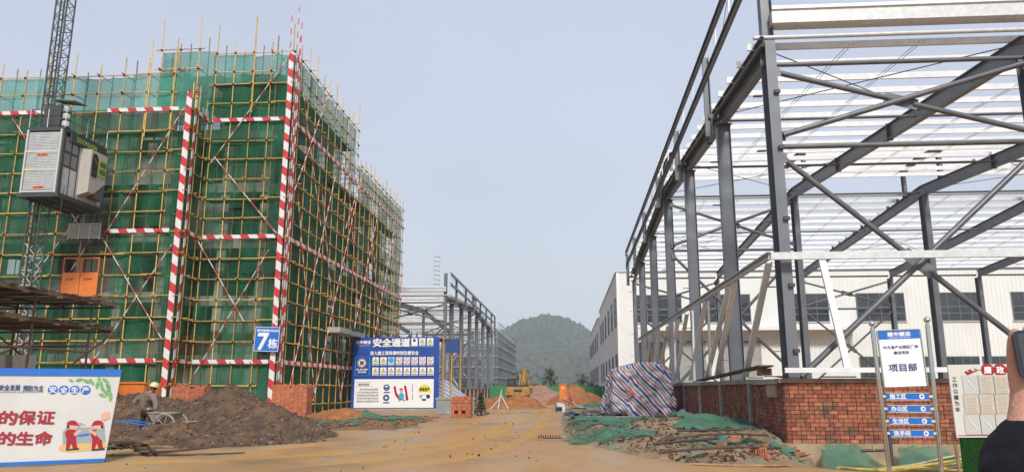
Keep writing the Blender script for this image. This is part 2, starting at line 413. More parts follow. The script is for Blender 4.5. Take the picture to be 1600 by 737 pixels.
def mud_mat():
    m = mat('ochre mud', (.36, .22, .09), .8); t = m.node_tree; b = t.nodes['Principled BSDF']; L = t.links.new
    geo = t.nodes.new('ShaderNodeNewGeometry')
    def nz(scale, st, det=6, rg=.6):
        mp = t.nodes.new('ShaderNodeMapping'); mp.inputs['Scale'].default_value = st; mp.inputs['Rotation'].default_value = (0, 0, .12)
        L(geo.outputs['Position'], mp.inputs[0])
        n = t.nodes.new('ShaderNodeTexNoise'); n.inputs['Scale'].default_value = scale; n.inputs['Detail'].default_value = det
        n.inputs['Roughness'].default_value = rg; L(mp.outputs[0], n.inputs['Vector']); return n.outputs[0]
    def mixc(f, lo, hi, a, bcol):
        r = t.nodes.new('ShaderNodeMapRange'); r.inputs[1].default_value = lo; r.inputs[2].default_value = hi; L(f, r.inputs[0])
        x = t.nodes.new('ShaderNodeMixRGB'); L(r.outputs[0], x.inputs[0]); L(a, x.inputs[1]); x.inputs[2].default_value = (*bcol, 1); return x.outputs[0]
    rgb = t.nodes.new('ShaderNodeRGB'); rgb.outputs[0].default_value = (.40, .205, .07, 1); c = rgb.outputs[0]
    c = mixc(nz(.35, (1, .22, 1)), .42, .60, c, (.38, .27, .16))
    c = mixc(nz(.5, (1.6, .14, 1), 7), .50, .62, c, (.42, .235, .07))
    c = mixc(nz(.18, (.8, .9, 1)), .52, .66, c, (.23, .14, .06))
    c = mixc(nz(3.0, (1, .5, 1), 8, .7), .55, .75, c, (.24, .16, .09))
    at = t.nodes.new('ShaderNodeAttribute'); at.attribute_name = 'track'
    tm = t.nodes.new('ShaderNodeMath'); tm.operation = 'MULTIPLY'; L(at.outputs['Fac'], tm.inputs[0]); L(nz(1.2, (1, 1, 1), 5), tm.inputs[1])
    c = mixc(tm.outputs[0], .12, .55, c, (.46, .245, .055))
    L(c, b.inputs['Base Color'])
    wet = t.nodes.new('ShaderNodeMapRange'); wet.inputs[1].default_value = .42; wet.inputs[2].default_value = .62
    wet.inputs[3].default_value = .85; wet.inputs[4].default_value = .5; L(nz(.3, (1, .2, 1)), wet.inputs[0]); L(wet.outputs[0], b.inputs['Roughness'])
    bp = t.nodes.new('ShaderNodeBump'); bp.inputs['Strength'].default_value = .5; bp.inputs['Distance'].default_value = .03
    L(nz(5, (1, .7, 1), 8, .7), bp.inputs['Height']); L(bp.outputs[0], b.inputs['Normal'])
    return m
M_mud = mud_mat()
me.materials.append(M_mud)
tag(obj('ground', me), 'ochre mud yard and road with wheel tracks', kind='structure')

def heightfield(name, x0, x1, y0, y1, st, fn, m, label=None, cat=None, kind=None, group=None, parent=None, cut=-.03, mfn=None, smooth=True):
    """ground-standing heap: fn(x, y) is its height over the ground; nothing is built where it is below cut"""
    nx = int((x1 - x0) / st) + 1; ny = int((y1 - y0) / st) + 1
    H = [[fn(x0 + i * st, y0 + j * st) for i in range(nx)] for j in range(ny)]
    V = [(x0 + i * st, y0 + j * st, max(H[j][i], cut) + gz(x0 + i * st, y0 + j * st)) for j in range(ny) for i in range(nx)]
    Fs = []; mi = []
    for j in range(ny - 1):
        for i in range(nx - 1):
            if max(H[j][i], H[j][i + 1], H[j + 1][i], H[j + 1][i + 1]) > cut:
                Fs.append((j * nx + i, j * nx + i + 1, (j + 1) * nx + i + 1, (j + 1) * nx + i))
                if mfn: mi.append(mfn(x0 + i * st, y0 + j * st))
    me = bpy.data.meshes.new(name); me.from_pydata(V, [], Fs)
    for q in (m if isinstance(m, (list, tuple)) else [m]): me.materials.append(q)
    me.polygons.foreach_set('use_smooth', [smooth] * len(Fs))
    if mfn: me.polygons.foreach_set('material_index', mi)
    me.update()
    # drop loose vertices
    import bmesh
    bm = bmesh.new(); bm.from_mesh(me)
    for v in [v for v in bm.verts if not v.link_faces]: bm.verts.remove(v)
    bm.to_mesh(me); bm.free()
    o = obj(name, me, parent)
    return tag(o, label, cat, group, kind)
def cone(x, y, cx, cy, rx, ry, h, p=1.15):
    d = math.hypot((x - cx) / rx, (y - cy) / ry)
    return h * (1 - d ** p) if d < 1.3 else -1
def smax(vals, k=.12):
    m = max(vals)
    return m + k * math.log(sum(math.exp(max(-30, (v - m) / k)) for v in vals))
# ------------------------------------------------------------------ hill
def hill_h(x, y):
    r = 0
    x, y = x / 2, y / 2
    for cx, cy, h, sx, sy in ((-22, 830, 69, 92, 150), (40, 900, 40, 80, 160), (-120, 900, 44, 90, 160), (-300, 950, 55, 150, 200), (150, 950, 52, 110, 200), (330, 1000, 55, 170, 200), (-10, 640, 22, 130, 90), (60, 620, 14, 60, 90), (-70, 640, 14, 70, 80)):
        r = max(r, h * math.exp(-((x - cx) / sx) ** 2 - ((y - cy) / sy) ** 2) + .25 * r)
    return 2 * (r * 1.13 + 3.6 * fbm(x, y, .012, 4) * min(1, r / 20))
nx, ny = 120, 70
V = []; Fc = []
for j in range(ny):
    for i in range(nx):
        xx = -1040 + i * 2080 / (nx - 1); yy = 960 + j * 1280 / (ny - 1)
        V.append((xx, yy, hill_h(xx, yy) - 5))
for j in range(ny - 1):
    for i in range(nx - 1): Fc.append((j * nx + i, j * nx + i + 1, (j + 1) * nx + i + 1, (j + 1) * nx + i))
me = bpy.data.meshes.new('hill'); me.from_pydata(V, [], Fc); me.polygons.foreach_set('use_smooth', [True] * len(Fc))
me.materials.append(mat('hill undergrowth', (.05, .07, .035), .95, 0, 0, .03, (.075, .085, .05)))
tag(obj('hill', me), 'long wooded hill behind the site', kind='structure')
# forest on the hill: joined crowns
def forest(name, pts, m, seed=3):
    rs = random.Random(seed)
    import bmesh
    bm = bmesh.new(); bmesh.ops.create_icosphere(bm, subdivisions=1, radius=1)
    base = np.array([v.co[:] for v in bm.verts]); fs = np.array([[v.index for v in f.verts] for f in bm.faces]); bm.free()
    n = len(pts); P = np.array(pts)
    rng = np.random.default_rng(seed)
    J = base[None] * (1 + .55 * (rng.random((n, len(base), 1)) - .5))
    Vv = J * P[:, None, 3:6] + P[:, None, :3]
    Ff = fs[None] + (np.arange(n) * len(base))[:, None, None]
    me = bpy.data.meshes.new(name); me.from_pydata(Vv.reshape(-1, 3).tolist(), [], Ff.reshape(-1, 3).tolist()); me.materials.append(m); return me
pts = []; rs = random.Random(5)
while len(pts) < 13000:
    xx = rs.uniform(-270, 150) if len(pts) < 11000 else rs.uniform(-900, 900); yy = rs.uniform(1040, 1800)
    h = hill_h(xx, yy)
    if h < 3: continue
    s = rs.uniform(2.4, 6.0); tall = rs.random() < .3
    pts.append((xx, yy, h - 5 + s * .5, s, s, s * (rs.uniform(1.3, 2.1) if tall else rs.uniform(.8, 1.2))))
M_for = mat('mixed hill forest', (.022, .045, .022), .95, 0, 0, .07, (.085, .08, .05), rndvar=0, dirt=((.018, .036, .018), .012, .48))
tag(obj('forest', forest('forest', pts, M_for)), 'mixed woodland covering the hill', 'forest', kind='stuff')
pts = []
for i in range(900):
    xx = rs.uniform(-60, 60); yy = rs.uniform(135, 175); s = rs.uniform(.5, 1.3)
    pts.append((xx, yy, s * .6 + rs.random() * .8, s * 1.2, s * 1.2, s))
tag(obj('shrubbery', forest('shrubbery', pts, M_leaf, 8)), 'low scrub behind the green site fence', 'shrubbery', kind='stuff')
def tree(x, y, h, r, label, nb=26, seed=1):
    t = thing('broadleaf_tree', label, 'tree', (x, y, 0), 'trees behind the site fence')
    q = random.Random(seed)
    tr = MB().tube([(x, y, -.1), (x + .1, y, h * .35), (x - .05, y + .1, h * .7)], [h * .03, h * .022, h * .012], 7)
    for i in range(5):
        a = q.uniform(0, 6.28); tr.tube([(x, y, h * (.3 + .08 * i)), (x + math.cos(a) * r * .6, y + math.sin(a) * r * .6, h * (.5 + .08 * i))], [h * .012, h * .004], 5)
    tr.obj('trunk', M_woodd, t)
    c = MB()
    cl = [(q.gauss(0, r * .42), q.gauss(0, r * .42), h * q.uniform(.38, .98)) for _ in range(nb)]
    for cx, cy, cz in cl:
        k = 1 - abs(cz / h - .6) * 1.1
        for _ in range(26):
            p = Vector((x + cx * k + q.gauss(0, r * .16), y + cy * k + q.gauss(0, r * .16), cz + q.gauss(0, h * .045)))
            s = h * q.uniform(.018, .04); d = Vector((q.gauss(0, 1), q.gauss(0, 1), q.gauss(0, 1))).normalized(); u = d.orthogonal().normalized() * s; v = d.cross(u)
            c.add([p - u, p + v * .6, p + u, p - v * .6], [(0, 1, 2, 3)])
    c.obj('crown', M_leaf, t)
tree(-3.0, 128, 4.7, 1.9, 'round dark tree standing just behind the green fence near the excavator', seed=2)
tree(-1 - 8, 150, 5.0, 2.2, 'low pale tree partly hidden behind the excavator boom', seed=4)
tree(9.0, 160, 6.0, 2.6, 'bushy tree behind the orange electrical cabinet', seed=6)
tree(3.2, 170, 4.6, 2.4, 'small tree left of the red soil heap, behind the fence', seed=7)

# ------------------------------------------------------------------ building under scaffolding (left)
XS, YM, YW = -16.8, 42.6, 40.5            # road side face, main front face, wing front face
XR = -22.0                                 # where the wing's front meets the main front
XW = -40.4; YE = 74.6; YSTEP = 57.4
bl = thing('concrete_building', 'unfinished concrete frame building wrapped in green net and yellow scaffolding', 'building', (-24, 55, 0))
# slabs, columns, walls
def bld_part(name, m, x0, x1, y0, y1, z0, z1): boxo(name, m, ((x0 + x1) / 2, (y0 + y1) / 2, (z0 + z1) / 2), (x1 - x0, y1 - y0, z1 - z0), bl)
I = 1.6                                    # distance from scaffold face to concrete face
levels = [3.55 * i for i in range(1, 6)]
for i, z in enumerate(levels):
    bld_part('floor_slab', M_conc, XW + I, XS - I, YM + I, YE - I, z - .14, z)
    bld_part('edge_beam', M_conc, XW + I, XS - I + .004, YM + I - .2, YM + I + .05, z - .6, z + .003)
    bld_part('edge_beam', M_conc, XS - I - .05, XS - I + .2, YM + I + .05, YE - I, z - .6, z + .003)
    if z < 17:
        bld_part('floor_slab', M_conc, XW + I, XR - I, YW + I, YM + I - .2, z - .14, z - .003)
        bld_part('edge_beam', M_conc, XW + I, XR - I, YW + I - .25, YW + I, z - .6, z)
bld_part('roof_slab', M_conc, -25.0, XS - I, YM + I, YSTEP - 1, 20.7, 20.9)
bld_part('parapet', M_conc, -25.0, XS - I + .01, YM + I - .22, YM + I, 19.9, 21.4)
bld_part('parapet', M_conc, XS - I - .2, XS - I + .015, YM + I + .01, YSTEP - 1, 19.9, 21.3)
bld_part('parapet', M_conc, XW + I, XR - I, YW + I - .3, YW + I - .1, 16.9, 18.4)
cx = XS - I - .3
for i in range(10):
    X = cx - i * 2.55
    bld_part('column', M_conc, X - .28, X + .28, YM + I - .04, YM + I + .5, 0, 20 if i < 3 else 17.7)
    if X < XR - I: bld_part('column', M_conc, X - .25, X + .25, YW + I - .04, YW + I + .4, 0, 17)
for j in range(1, 9):
    Y = YM + I + j * 3.9
    if Y < YE - I: bld_part('column', M_conc, XS - I - .5, XS - I + .05, Y - .28, Y + .28, 0, 20 if Y < YSTEP else 17.7)
for i, z in enumerate([0] + levels[:4]):
    for j in range(8):
        y0 = YM + I + .55 + j * 3.9
        if y0 + 3.2 > YE: break
        k = rnd.random()
        if k < .6: bld_part('infill_wall', M_brickd if k < .18 else M_conc, XS - I - .35, XS - I - .15, y0, y0 + 3.3, z + .0, z + (1.1 if k < .35 else 2.9))
    for j in range(8):
        x1 = cx - j * 2.55 - .3
        k = rnd.random()
        if k < .65: bld_part('infill_wall', M_conc if k > .15 else M_brickd, x1 - 1.95, x1, (YM if x1 > XR - 1 else YW) + I + .1, (YM if x1 > XR - 1 else YW) + I + .3, z, z + (1.2 if k < .3 else 2.9))
# dark core so that one does not look through the storeys
bld_part('backing_wall', M_conc, XW + 2, XS - I - 6, YM + 9, YM + 9.3, 0, 17.6)
bld_part('backing_wall', M_conc, XS - I - 7, XS - I - 6.7, YM + 9.31, YE - 3, 0, 17.6)

# scaffolding: poles are parts, clamps and short stub ends one part each
sc = thing('scaffolding', 'yellow tube scaffolding with green nets and red white striped corner boards round the building', 'scaffolding', (-20, 43, 0))
POLE = .034
LV = [.45 + 1.225 * k for k in range(15)]  # ledger heights, 3.0 / 10.35 / 17.7 belong to the striped bands
LV = [3.0 + 1.225 * k for k in range(-2, 13)]
LVT = [17.7 + 1.225 * k for k in (1, 2)] + [21.0, 22.25]
coup = MB(); stubs = MB()
def pole(name, m, p0, p1, r=POLE):
    j = lambda s: Vector((rnd.uniform(-s, s), rnd.uniform(-s, s), 0))
    return bar(name, m, Vector(p0) + j(.03), Vector(p1) + j(.05), r, sc, 6)
def face(p0, p1, step, z1, lv, inner, top_var=(.4, 1.6), z0=0, end_over=.35, skip_first=False):
    """one flat side of scaffolding from p0 to p1 (plan points); inner = unit vector into the building"""
    p0, p1, inner = Vector((*p0, 0)), Vector((*p1, 0)), Vector((*inner, 0))
    L = (p1 - p0).length; d = (p1 - p0) / L; n = max(1, round(L / step)); out = -inner
    for i in range(n + 1):
        b = p0 + d * (L * i / n)
        if skip_first and i == 0: continue
        tz = z1 + rnd.uniform(*top_var)
        pole('standard', M_pole, b + Vector((0, 0, z0)), b + Vector((0, 0, tz)))
        if rnd.random() < .3 and out.x < .5: pole('standard', M_pole, b + d * .1 + out * .07 + Vector((0, 0, z1 - 4)), b + d * .1 + out * .07 + Vector((0, 0, z1 + rnd.uniform(.6, 2.6))))
        ib = b + inner * 1.05 + d * .1
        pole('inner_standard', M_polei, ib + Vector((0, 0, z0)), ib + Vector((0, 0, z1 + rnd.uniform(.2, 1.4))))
        for k, z in enumerate(lv):
            if z < z0: continue
            c = b + Vector((0, 0, z)); coup.box(c + out * .05, (.11, .11, .13))
            a = rnd.uniform(.12, .42)
            if rnd.random() < (.8 if out.x > .5 else .45): stubs.tube([c + out * a + Vector((0, 0, .06)), c + inner * 1.25 + Vector((0, 0, .06))], POLE * .9, 5)
    for z in lv:
        if z < z0: continue
        k = 0; o = out * .07
        while k < L:
            e = min(L, k + rnd.choice((4.5, 6.0)))
            zz = z + rnd.uniform(-.035, .035)
            pole('ledger', M_pole, p0 + d * (k - (end_over if k == 0 else .2)) + o + Vector((0, 0, zz)), p0 + d * (e + (end_over if e == L else .2)) + o + Vector((0, 0, zz + rnd.uniform(-.03, .03))), POLE * .95)
            k = e
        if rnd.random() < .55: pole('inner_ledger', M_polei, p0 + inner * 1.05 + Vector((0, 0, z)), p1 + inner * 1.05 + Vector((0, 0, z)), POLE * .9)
front_in = (0, 1); side_in = (-1, 0)
face((XS, YM), (XS, YSTEP), 1.5, 22.25, LV + LVT, side_in, (.6, 2.6))
face((XS, YSTEP + 1.4), (XS, YE), 1.42, 19.6, LV + [18.6, 19.6], side_in, (.4, 1.4))
face((XR + .25, YM), (XS - 1.35, YM), 1.36, 22.25, LV + LVT, front_in, (.5, 2.6), skip_first=False)
face((XR, YW), (XR, YM - .3), 1.0, 18.2, LV, side_in, (.3, 1.4))
face((XW, YW), (XR - 1.25, YW), 1.52, 20.1, LV + [18.9, 20.05], front_in, (.2, 1.5))
face((-25.4, YM), (XR - .9, YM), 1.3, 22.6, [18.6, 19.8, 21.3, 22.6], front_in, (.3, 2.2), z0=16.5)
coup.obj('coupler', M_coup, sc, kind='stuff')
stubs.obj('transom', M_pole, sc, kind='stuff')
# bracing poles, red and white
def brace(p0, p1): bar('brace', M_rw, p0, p1, .030, sc, 6)
O = .2
for (x0, z0, x1, z1) in ((-21.6, 10.6, -17.3, 3.1), (-21.7, 9.9, -17.2, 17.6), (-21.5, 17.4, -17.0, 10.2), (-21.7, 1.9, -17.5, 9.6), (-21.6, 14.9, -16.8, 22.1), (-21.3, 15.4, -17.1, 10.6), (-21.9, 10.2, -18.7, 5.4)):
    if (x0, z0) in ((-21.6, 10.6), (-21.5, 17.4), (-21.7, 9.9)): continue
    brace((x0, YM - O, z0), (x1, YM - O - .05, z1))
for (x0, z0, x1, z1) in ((-26.5, 10.0, -22.3, 17.8), (-26.3, 3.0, -22.3, 9.6), (-26.4, 9.9, -22.4, 4.3), (-33.5, 3.0, -27.5, 12.2), (-33.0, 17.5, -27.6, 10.3), (-30.8, 3.2, -27.2, 9.9)):
    brace((x0, YW - O, z0), (x1, YW - O - .05, z1))
for (y0, z0, y1, z1) in ((42.9, 22.0, 48.6, 12.4), (43.1, 12.8, 49.0, 22.3), (44.3, 1.0, 51.2, 16.6), (49.2, 1.2, 44.0, 13.4), (49.0, .8, 57.0, 16.6), (55.0, .8, 48.4, 15.0), (55.0, 1.2, 63.5, 16.4), (61.6, 1.4, 54.0, 18.2), (61.5, 1.5, 70.0, 16.5), (68.0, 1.3, 61.0, 16.8), (54.4, 13.4, 58.6, 19.2), (71.8, 1.2, 74.4, 14)):
    brace((XS + O, y0, z0), (XS + O + .05, y1, z1))
for dx, dy, h in ((-.26, -.08, 24.8), (.14, .1, 25.3), (.28, .42, 24.5), (.16, .55, 23.6)):
    bar('corner_pole', M_rw, (XS + dx, YM + dy, .2), (XS + dx * .9, YM + dy, h), .028, sc, 6)
for dx, dy in ((-.25, -.1), (.22, .16)):
    bar('corner_pole', M_rw, (XR + dx, YW + dy, .2), (XR + dx, YW + dy, 19.2), .036, sc, 6)
# striped hazard boards at the two outer corners and in three level bands
boxo('corner_board', M_rwv, (XS - .05, YM - .22, 11.1), (.31, .03, 22.0), sc); boxo('corner_board', M_rwv, (XS + .25, YM + .12, 11.05), (.03, .2, 21.9), sc)
boxo('corner_board', M_rwv, (XR - .05, YW - .22, 9.4), (.34, .03, 18.6), sc); boxo('corner_board', M_rwv, (XR + .25, YW + .1, 9.3), (.03, .2, 18.5), sc)
for z in (3.0, 10.35, 17.7):
    boxo('band_board', M_rwh, ((XR + XS) / 2, YM - .13, z + .1), (XS - XR - .7, .03, .23), sc)
    boxo('band_board', M_rwh, (-24.9, YW - .13, z + .1), (4.4 if z != 10.35 else 4.6, .03, .23), sc)
    if z != 10.35: boxo('band_board', M_rwh, (-33.0, YW - .13, z + .1), (6.2, .03, .23), sc)
    boxo('band_board', M_rwh, (XR + .14, (YW + YM) / 2 + .1, z + .1), (.03, 1.4, .23), sc)
    boxo('band_board', M_rwh, (XS + .15, (YM + YE) / 2 + .2, z + .1), (.03, YE - YM - .3, .24), sc)
# safety nets, sheet by sheet
def net(p0, p1, z0, z1, inner, m, nx=10, nz=8, amp=.07, sag=0):
    p0, p1, inner = Vector((*p0, 0)), Vector((*p1, 0)), Vector((*inner, 0)); d = p1 - p0
    s = rnd.uniform(0, 99); b = MB(); vs = []; amp *= rnd.choice((1, 1.6, 2.4))
    for j in range(nz + 1):
        for i in range(nx + 1):
            u, v = i / nx, j / nz; p = p0 + d * u
            a = noise.noise(Vector((p.x * .9 + p.y * .9 + s, z0 + (z1 - z0) * v * .5, s))) * amp + noise.noise(Vector((p.x * 2.6 + p.y * 2.6, (z0 + v) * .4, s))) * amp * .7
            vs.append(p + inner * (.10 + a) + Vector((0, 0, z0 + (z1 - z0) * v - (sag * 4 * u * (1 - u) * v if sag else 0))))
    b.add(vs, [(j * (nx + 1) + i, j * (nx + 1) + i + 1, (j + 1) * (nx + 1) + i + 1, (j + 1) * (nx + 1) + i) for j in range(nz) for i in range(nx)], 0, True)
    b.obj('safety_net', m, sc)
def netwall(p0, p1, z0, z1, inner, wd=3.4, ht=3.7, dense=.35, gap=0, top=False):
    L = math.hypot(p1[0] - p0[0], p1[1] - p0[1]); n = max(1, round(L / wd)); q = max(1, round((z1 - z0) / ht))
    for i in range(n):
        for j in range(q):
            if rnd.random() < gap: continue
            a = (p0[0] + (p1[0] - p0[0]) * i / n, p0[1] + (p1[1] - p0[1]) * i / n); b = (p0[0] + (p1[0] - p0[0]) * (i + 1.04) / n, p0[1] + (p1[1] - p0[1]) * (i + 1.04) / n)
            zt = z0 + (z1 - z0) * (j + 1) / q - rnd.choice((0, 0, 0, .12))
            net(a, b, z0 + (z1 - z0) * j / q, zt, inner, M_nett if top else M_netd if rnd.random() < dense else M_net)
netwall((XS, YM), (XS, YSTEP - .3), .3, 19.9, side_in, dense=.85)
netwall((XS, YM), (XS, YSTEP - .3), 19.95, 22.2, side_in, top=True)
netwall((XS, YSTEP + 1), (XS, YE), .3, 17.7, side_in, dense=.85)
netwall((XS, YSTEP + 1), (XS, YE), 17.75, 19.55, side_in, top=True)
netwall((XR, YM), (XS, YM), .3, 20.2, front_in, 2.7, dense=.15)
netwall((XR, YM), (XS, YM), 20.25, 22.2, front_in, 2.7, top=True)
netwall((XR, YW), (XR, YM), .3, 18.0, side_in, 2.1, dense=.7)
netwall((-25.9, YW), (XR, YW), .3, 17.7, front_in, 2.6, dense=.2)
netwall((-25.9, YW), (XR - .2, YW), 17.75, 20.1, front_in, 2.6, top=True)
netwall((XW, YW), (-29.3, YW), .3, 17.7, front_in, 3.2, dense=.3)
netwall((-29.3, YW), (-25.9, YW), .3, 6.2, front_in, 3.2, dense=.3)
netwall((-29.3, YW), (-25.9, YW), 9.2, 17.7, front_in, 3.2, dense=.3)
netwall((XW, YW), (-25.9, YW), 17.75, 20.05, front_in, 3.2, top=True)
netwall((-25.4, YM), (XR, YM), 17.6, 22.5, front_in, 2.4, top=True)
netwall((-25.4, YM + .1), (-25.4, YM + 7), 18.2, 22.5, (1, 0), 3.4, dense=.2)
netwall((XR + .2, YM + 1.2), (XS - 1.1, YM + 1.2), 17.7, 20.6, front_in, 2.7, dense=.5)
# decking seen through the nets
for z in (5.45, 9.1, 12.8, 16.5, 20.2):
    boxo('scaffold_deck', M_woodd, ((XR + XS) / 2, YM + .62, z), (XS - XR - .3, .8, .05), sc)
    boxo('scaffold_deck', M_woodd, (XS - .6, (YM + YE) / 2 if z < 19 else (YM + YSTEP) / 2, z + .002), (.8, YE - YM - 2.4 if z < 19 else YSTEP - YM - 2, .05), sc)
    if z < 18: boxo('scaffold_deck', M_woodd, ((XW + XR) / 2, YW + .62, z + .003), (XR - XW - .4, .8, .05), sc)
# unloading platform standing out of the side
boxo('loading_platform', M_conc, (XS + .6, 54.6, 5.6), (.95, 6.4, .36), sc)
boxo('loading_platform', M_netd, (XS + .7, 55.8, 5.9), (.8, 3.4, .2), sc, rx=.05)
# orange safety gate at the landing by the hoist
gt = thing('landing_gate', 'orange sheet steel landing gate on the first floor opening beside the hoist', 'gate', (-27.3, 40.2, 6.6))
for s in (0, 1):
    x0 = -28.55 + s * 1.08
    boxo('door_leaf', M_oran, (x0 + .53, 40.18, 7.35), (1.04, .04, 1.35), gt)
    for xx in (x0 + .03, x0 + 1.03): boxo('frame', M_oran, (xx, 40.17, 8.3), (.05, .045, .56 + .5), gt)
    boxo('frame', M_oran, (x0 + .53, 40.17, 8.85), (1.06, .048, .06), gt)
    text('lettering', '安全第一', .15, M_red, gt, T((x0 + .53, 40.155, 7.65)) @ Matrix.Rotation(R(90), 4, 'X'), w=.6)
# brown tarpaulin scrap on the roof of the corner
tag(boxo('roof_tarpaulin', mat('faded red sheet', (.36, .12, .09), .7, var=.3), (XS - 2.6, YM + 1.9, 21.1), (2.4, 1.5, .9), rx=.35), 'faded red sheet over a stack on the top of the corner', 'tarpaulin')

# number sign on the corner
M, wd, ht = plane_frame(onY(396, 510, 42.1), onY(434, 511, 42.1), onY(396, 548, 42.1))
t = thing('building_sign', 'blue building number sign 7栋 fixed to the scaffold corner', 'sign', M.translation)
o = obj('board', MB().box((wd / 2, ht / 2, -.02), (wd, ht, .04)).mesh('board', M_blue), t, M)
text('lettering', '7', ht * .95, M_wht, t, M @ T((wd * .34, ht * .40, 0)), bold=.03)
text('lettering', '栋', ht * .42, M_wht, t, M @ T((wd * .76, ht * .33, 0)), bold=.02)
text('lettering', '建中建设', ht * .12, M_wht, t, M @ T((wd * .30, ht * .85, 0)), bold=.02)
text('lettering', '项目标准化', ht * .11, M_wht, t, M @ T((wd * .72, ht * .85, 0)), bold=.02)
for q in ((wd / 2, ht - .012, wd, .024), (wd / 2, .012, wd, .024), (.012, ht / 2, .024, ht - .05), (wd - .012, ht / 2, .024, ht - .05)):
    obj('rim', MB().box((q[0], q[1], .004), (q[2], q[3], .012)).mesh('rim', M_wht), t, M)
# ------------------------------------------------------------------ construction hoist
HX, HY = -27.8, 36.7                      # mast axis
ms = thing('hoist_mast', 'grey lattice mast of the construction hoist rising beyond the top of the picture', 'mast', (HX, HY, 0))
mw = .65
for sx in (-1, 1):
    for sy in (-1, 1):
        bar('mast_leg', M_caged, (HX + sx * mw / 2, HY + sy * mw / 2, 0), (HX + sx * mw / 2, HY + sy * mw / 2, 27), .045, ms, 8)
nsec = 18
for k in range(nsec):
    z0 = k * 1.508; b = MB()
    cs = [(HX - mw / 2, HY - mw / 2), (HX + mw / 2, HY - mw / 2), (HX + mw / 2, HY + mw / 2), (HX - mw / 2, HY + mw / 2)]
    for i in range(4):
        a, c = cs[i], cs[(i + 1) % 4]
        for q in (.03, .76):
            b.tube([(*a, z0 + q), (*c, z0 + q)], .024, 5)
        b.tube([(*a, z0 + .05), (*c, z0 + .74)], .018, 5); b.tube([(*c, z0 + .8), (*a, z0 + 1.48)], .018, 5)
    b.obj('mast_section', M_galv if k < 6 else M_caged, ms)
obj('rack', MB().box((HX, HY - mw / 2 - .06, 13.5), (.06, .06, 27)).mesh('rack', M_caged), ms)
bar('guide_cable', M_rod, (-26.4, 35.9, 0), (-26.2, 36.2, 12), .02, ms, 5)
cg = thing('hoist_cage', 'hoist cage with ribbed aluminium door, beige cabin and lime green panel', 'hoist', (-26.7, 36, 11.4))
X0, X1, Y0, Y1, Z0, Z1 = -28.35, -26.35, 35.9, 39.5, 11.55, 15.0
X1 = -26.35
def cb(name, m, x0, x1, y0, y1, z0, z1): return boxo(name, m, ((x0 + x1) / 2, (y0 + y1) / 2, (z0 + z1) / 2), (x1 - x0, y1 - y0, z1 - z0), cg)
cb('floor_frame', M_caged, X0 - .1, X1 + .15, Y0 - .12, Y1, Z0 - .22, Z0)
for xx in (X0 + .3, X0 + 1.0, X1 - .3): cb('floor_joist', M_rod, xx - .05, xx + .05, Y0, Y1 - .05, Z0 - .30, Z0 - .22)
cb('roof_frame', M_caged, X0, X1 + .02, Y0 - .03, Y1, Z1 - .05, Z1 + .14)
cb('back_wall', M_caged, X0 + .02, X0 + .06, Y0, Y1, Z0, Z1 - .05)
cb('back_wall', M_caged, X0 + .06, X1 - .1, Y1 - .05, Y1 - .01, Z0, Z1 - .05)
cb('corner_post', M_caged, X1 - .12, X1 + .03, Y0, Y0 + .18, Z0, Z1 - .05)
cb('corner_post', M_caged, X0, X0 + .08, Y0 + .0, Y0 + .1, Z0, Z1 - .05)
for j in range(3):                          # door leaves of ribbed sheet
    za, zb = [(Z0 + .16, Z0 + 1.2), (Z0 + 1.3, Z0 + 2.2), (Z0 + 2.28, Z1 - .14)][j]
    dr = obj('door_leaf', MB().box(((X0 + X1) / 2 - .02, Y0 - .02, (za + zb) / 2), (X1 - X0 - .28, .04, zb - za)).mesh('door_leaf', M_cage), cg)
    b = MB(); n = int((zb - za) / .085)
    for k in range(n): b.box(((X0 + X1) / 2 - .02, Y0 - .05, za + (k + .5) * (zb - za) / n), (X1 - X0 - .34, .03, .045))
    b.obj('rib', M_cage, dr)
    if j < 2: 
        pl = obj('name_plate', MB().box(((X0 + X1) / 2 - .02, Y0 - .075, zb - .13 if j else za + .14), (.62, .015, .13)).mesh('name_plate', M_oran), dr)
        text('lettering', '禁止超载', .10, M_red, dr, T(((X0 + X1) / 2 - .02, Y0 - .085, zb - .13 if j else za + .14)) @ Matrix.Rotation(R(90), 4, 'X'), w=.46)
for z in (Z0 + .08, Z0 + 1.25, Z0 + 2.24): cb('door_rail', M_trim, X0 + .05, X1 - .05, Y0 - .09, Y0 - .03, z - .045, z + .045)
cb('door_rail', M_yel, X0 + .1, X0 + .55, Y0 - .095, Y0 - .088, Z0 + 1.22, Z0 + 1.27)
for xx in (X0 + .05, X1 - .1): cb('door_guide', M_trim, xx - .03, xx + .05, Y0 - .12, Y0 - .02, Z0 - .05, Z1)
# long side: mesh upper panels, plain lower panels, cabin
sxp = X1
for k, (ya, yb) in enumerate(((Y0 + .2, Y0 + .72), (Y0 + .78, Y0 + 1.3))):
    cb('side_panel', M_cage, sxp - .03, sxp, ya, yb, Z0 + .05, Z0 + 1.5)
    for za, zb in ((Z0 + 1.6, Z0 + 2.3), (Z0 + 2.38, Z1 - .3)):
        g = cb('mesh_panel', M_trim, sxp - .05, sxp - .03, ya, yb, za, zb)
        b = MB()
        for q in range(8): b.box((sxp - .015, (ya + yb) / 2, za + (q + .5) * (zb - za) / 8), (.012, yb - ya, .03))
        b.obj('slat', M_caged, g)
cb('side_frame', M_caged, sxp - .04, sxp + .012, Y0 + .18, Y0 + 1.35, Z0 + 1.5, Z0 + 1.6)
cb('side_frame', M_caged, sxp - .04, sxp + .012, Y0 + .18, Y0 + 1.35, Z0 + 2.3, Z0 + 2.38)
cb('side_frame', M_caged, sxp - .04, sxp + .013, Y0 + .72, Y0 + .78, Z0, Z1 - .3)
cb('side_frame', M_caged, sxp - .04, sxp + .014, Y0 + 1.3, Y0 + 1.38, Z0, Z1 - .3)
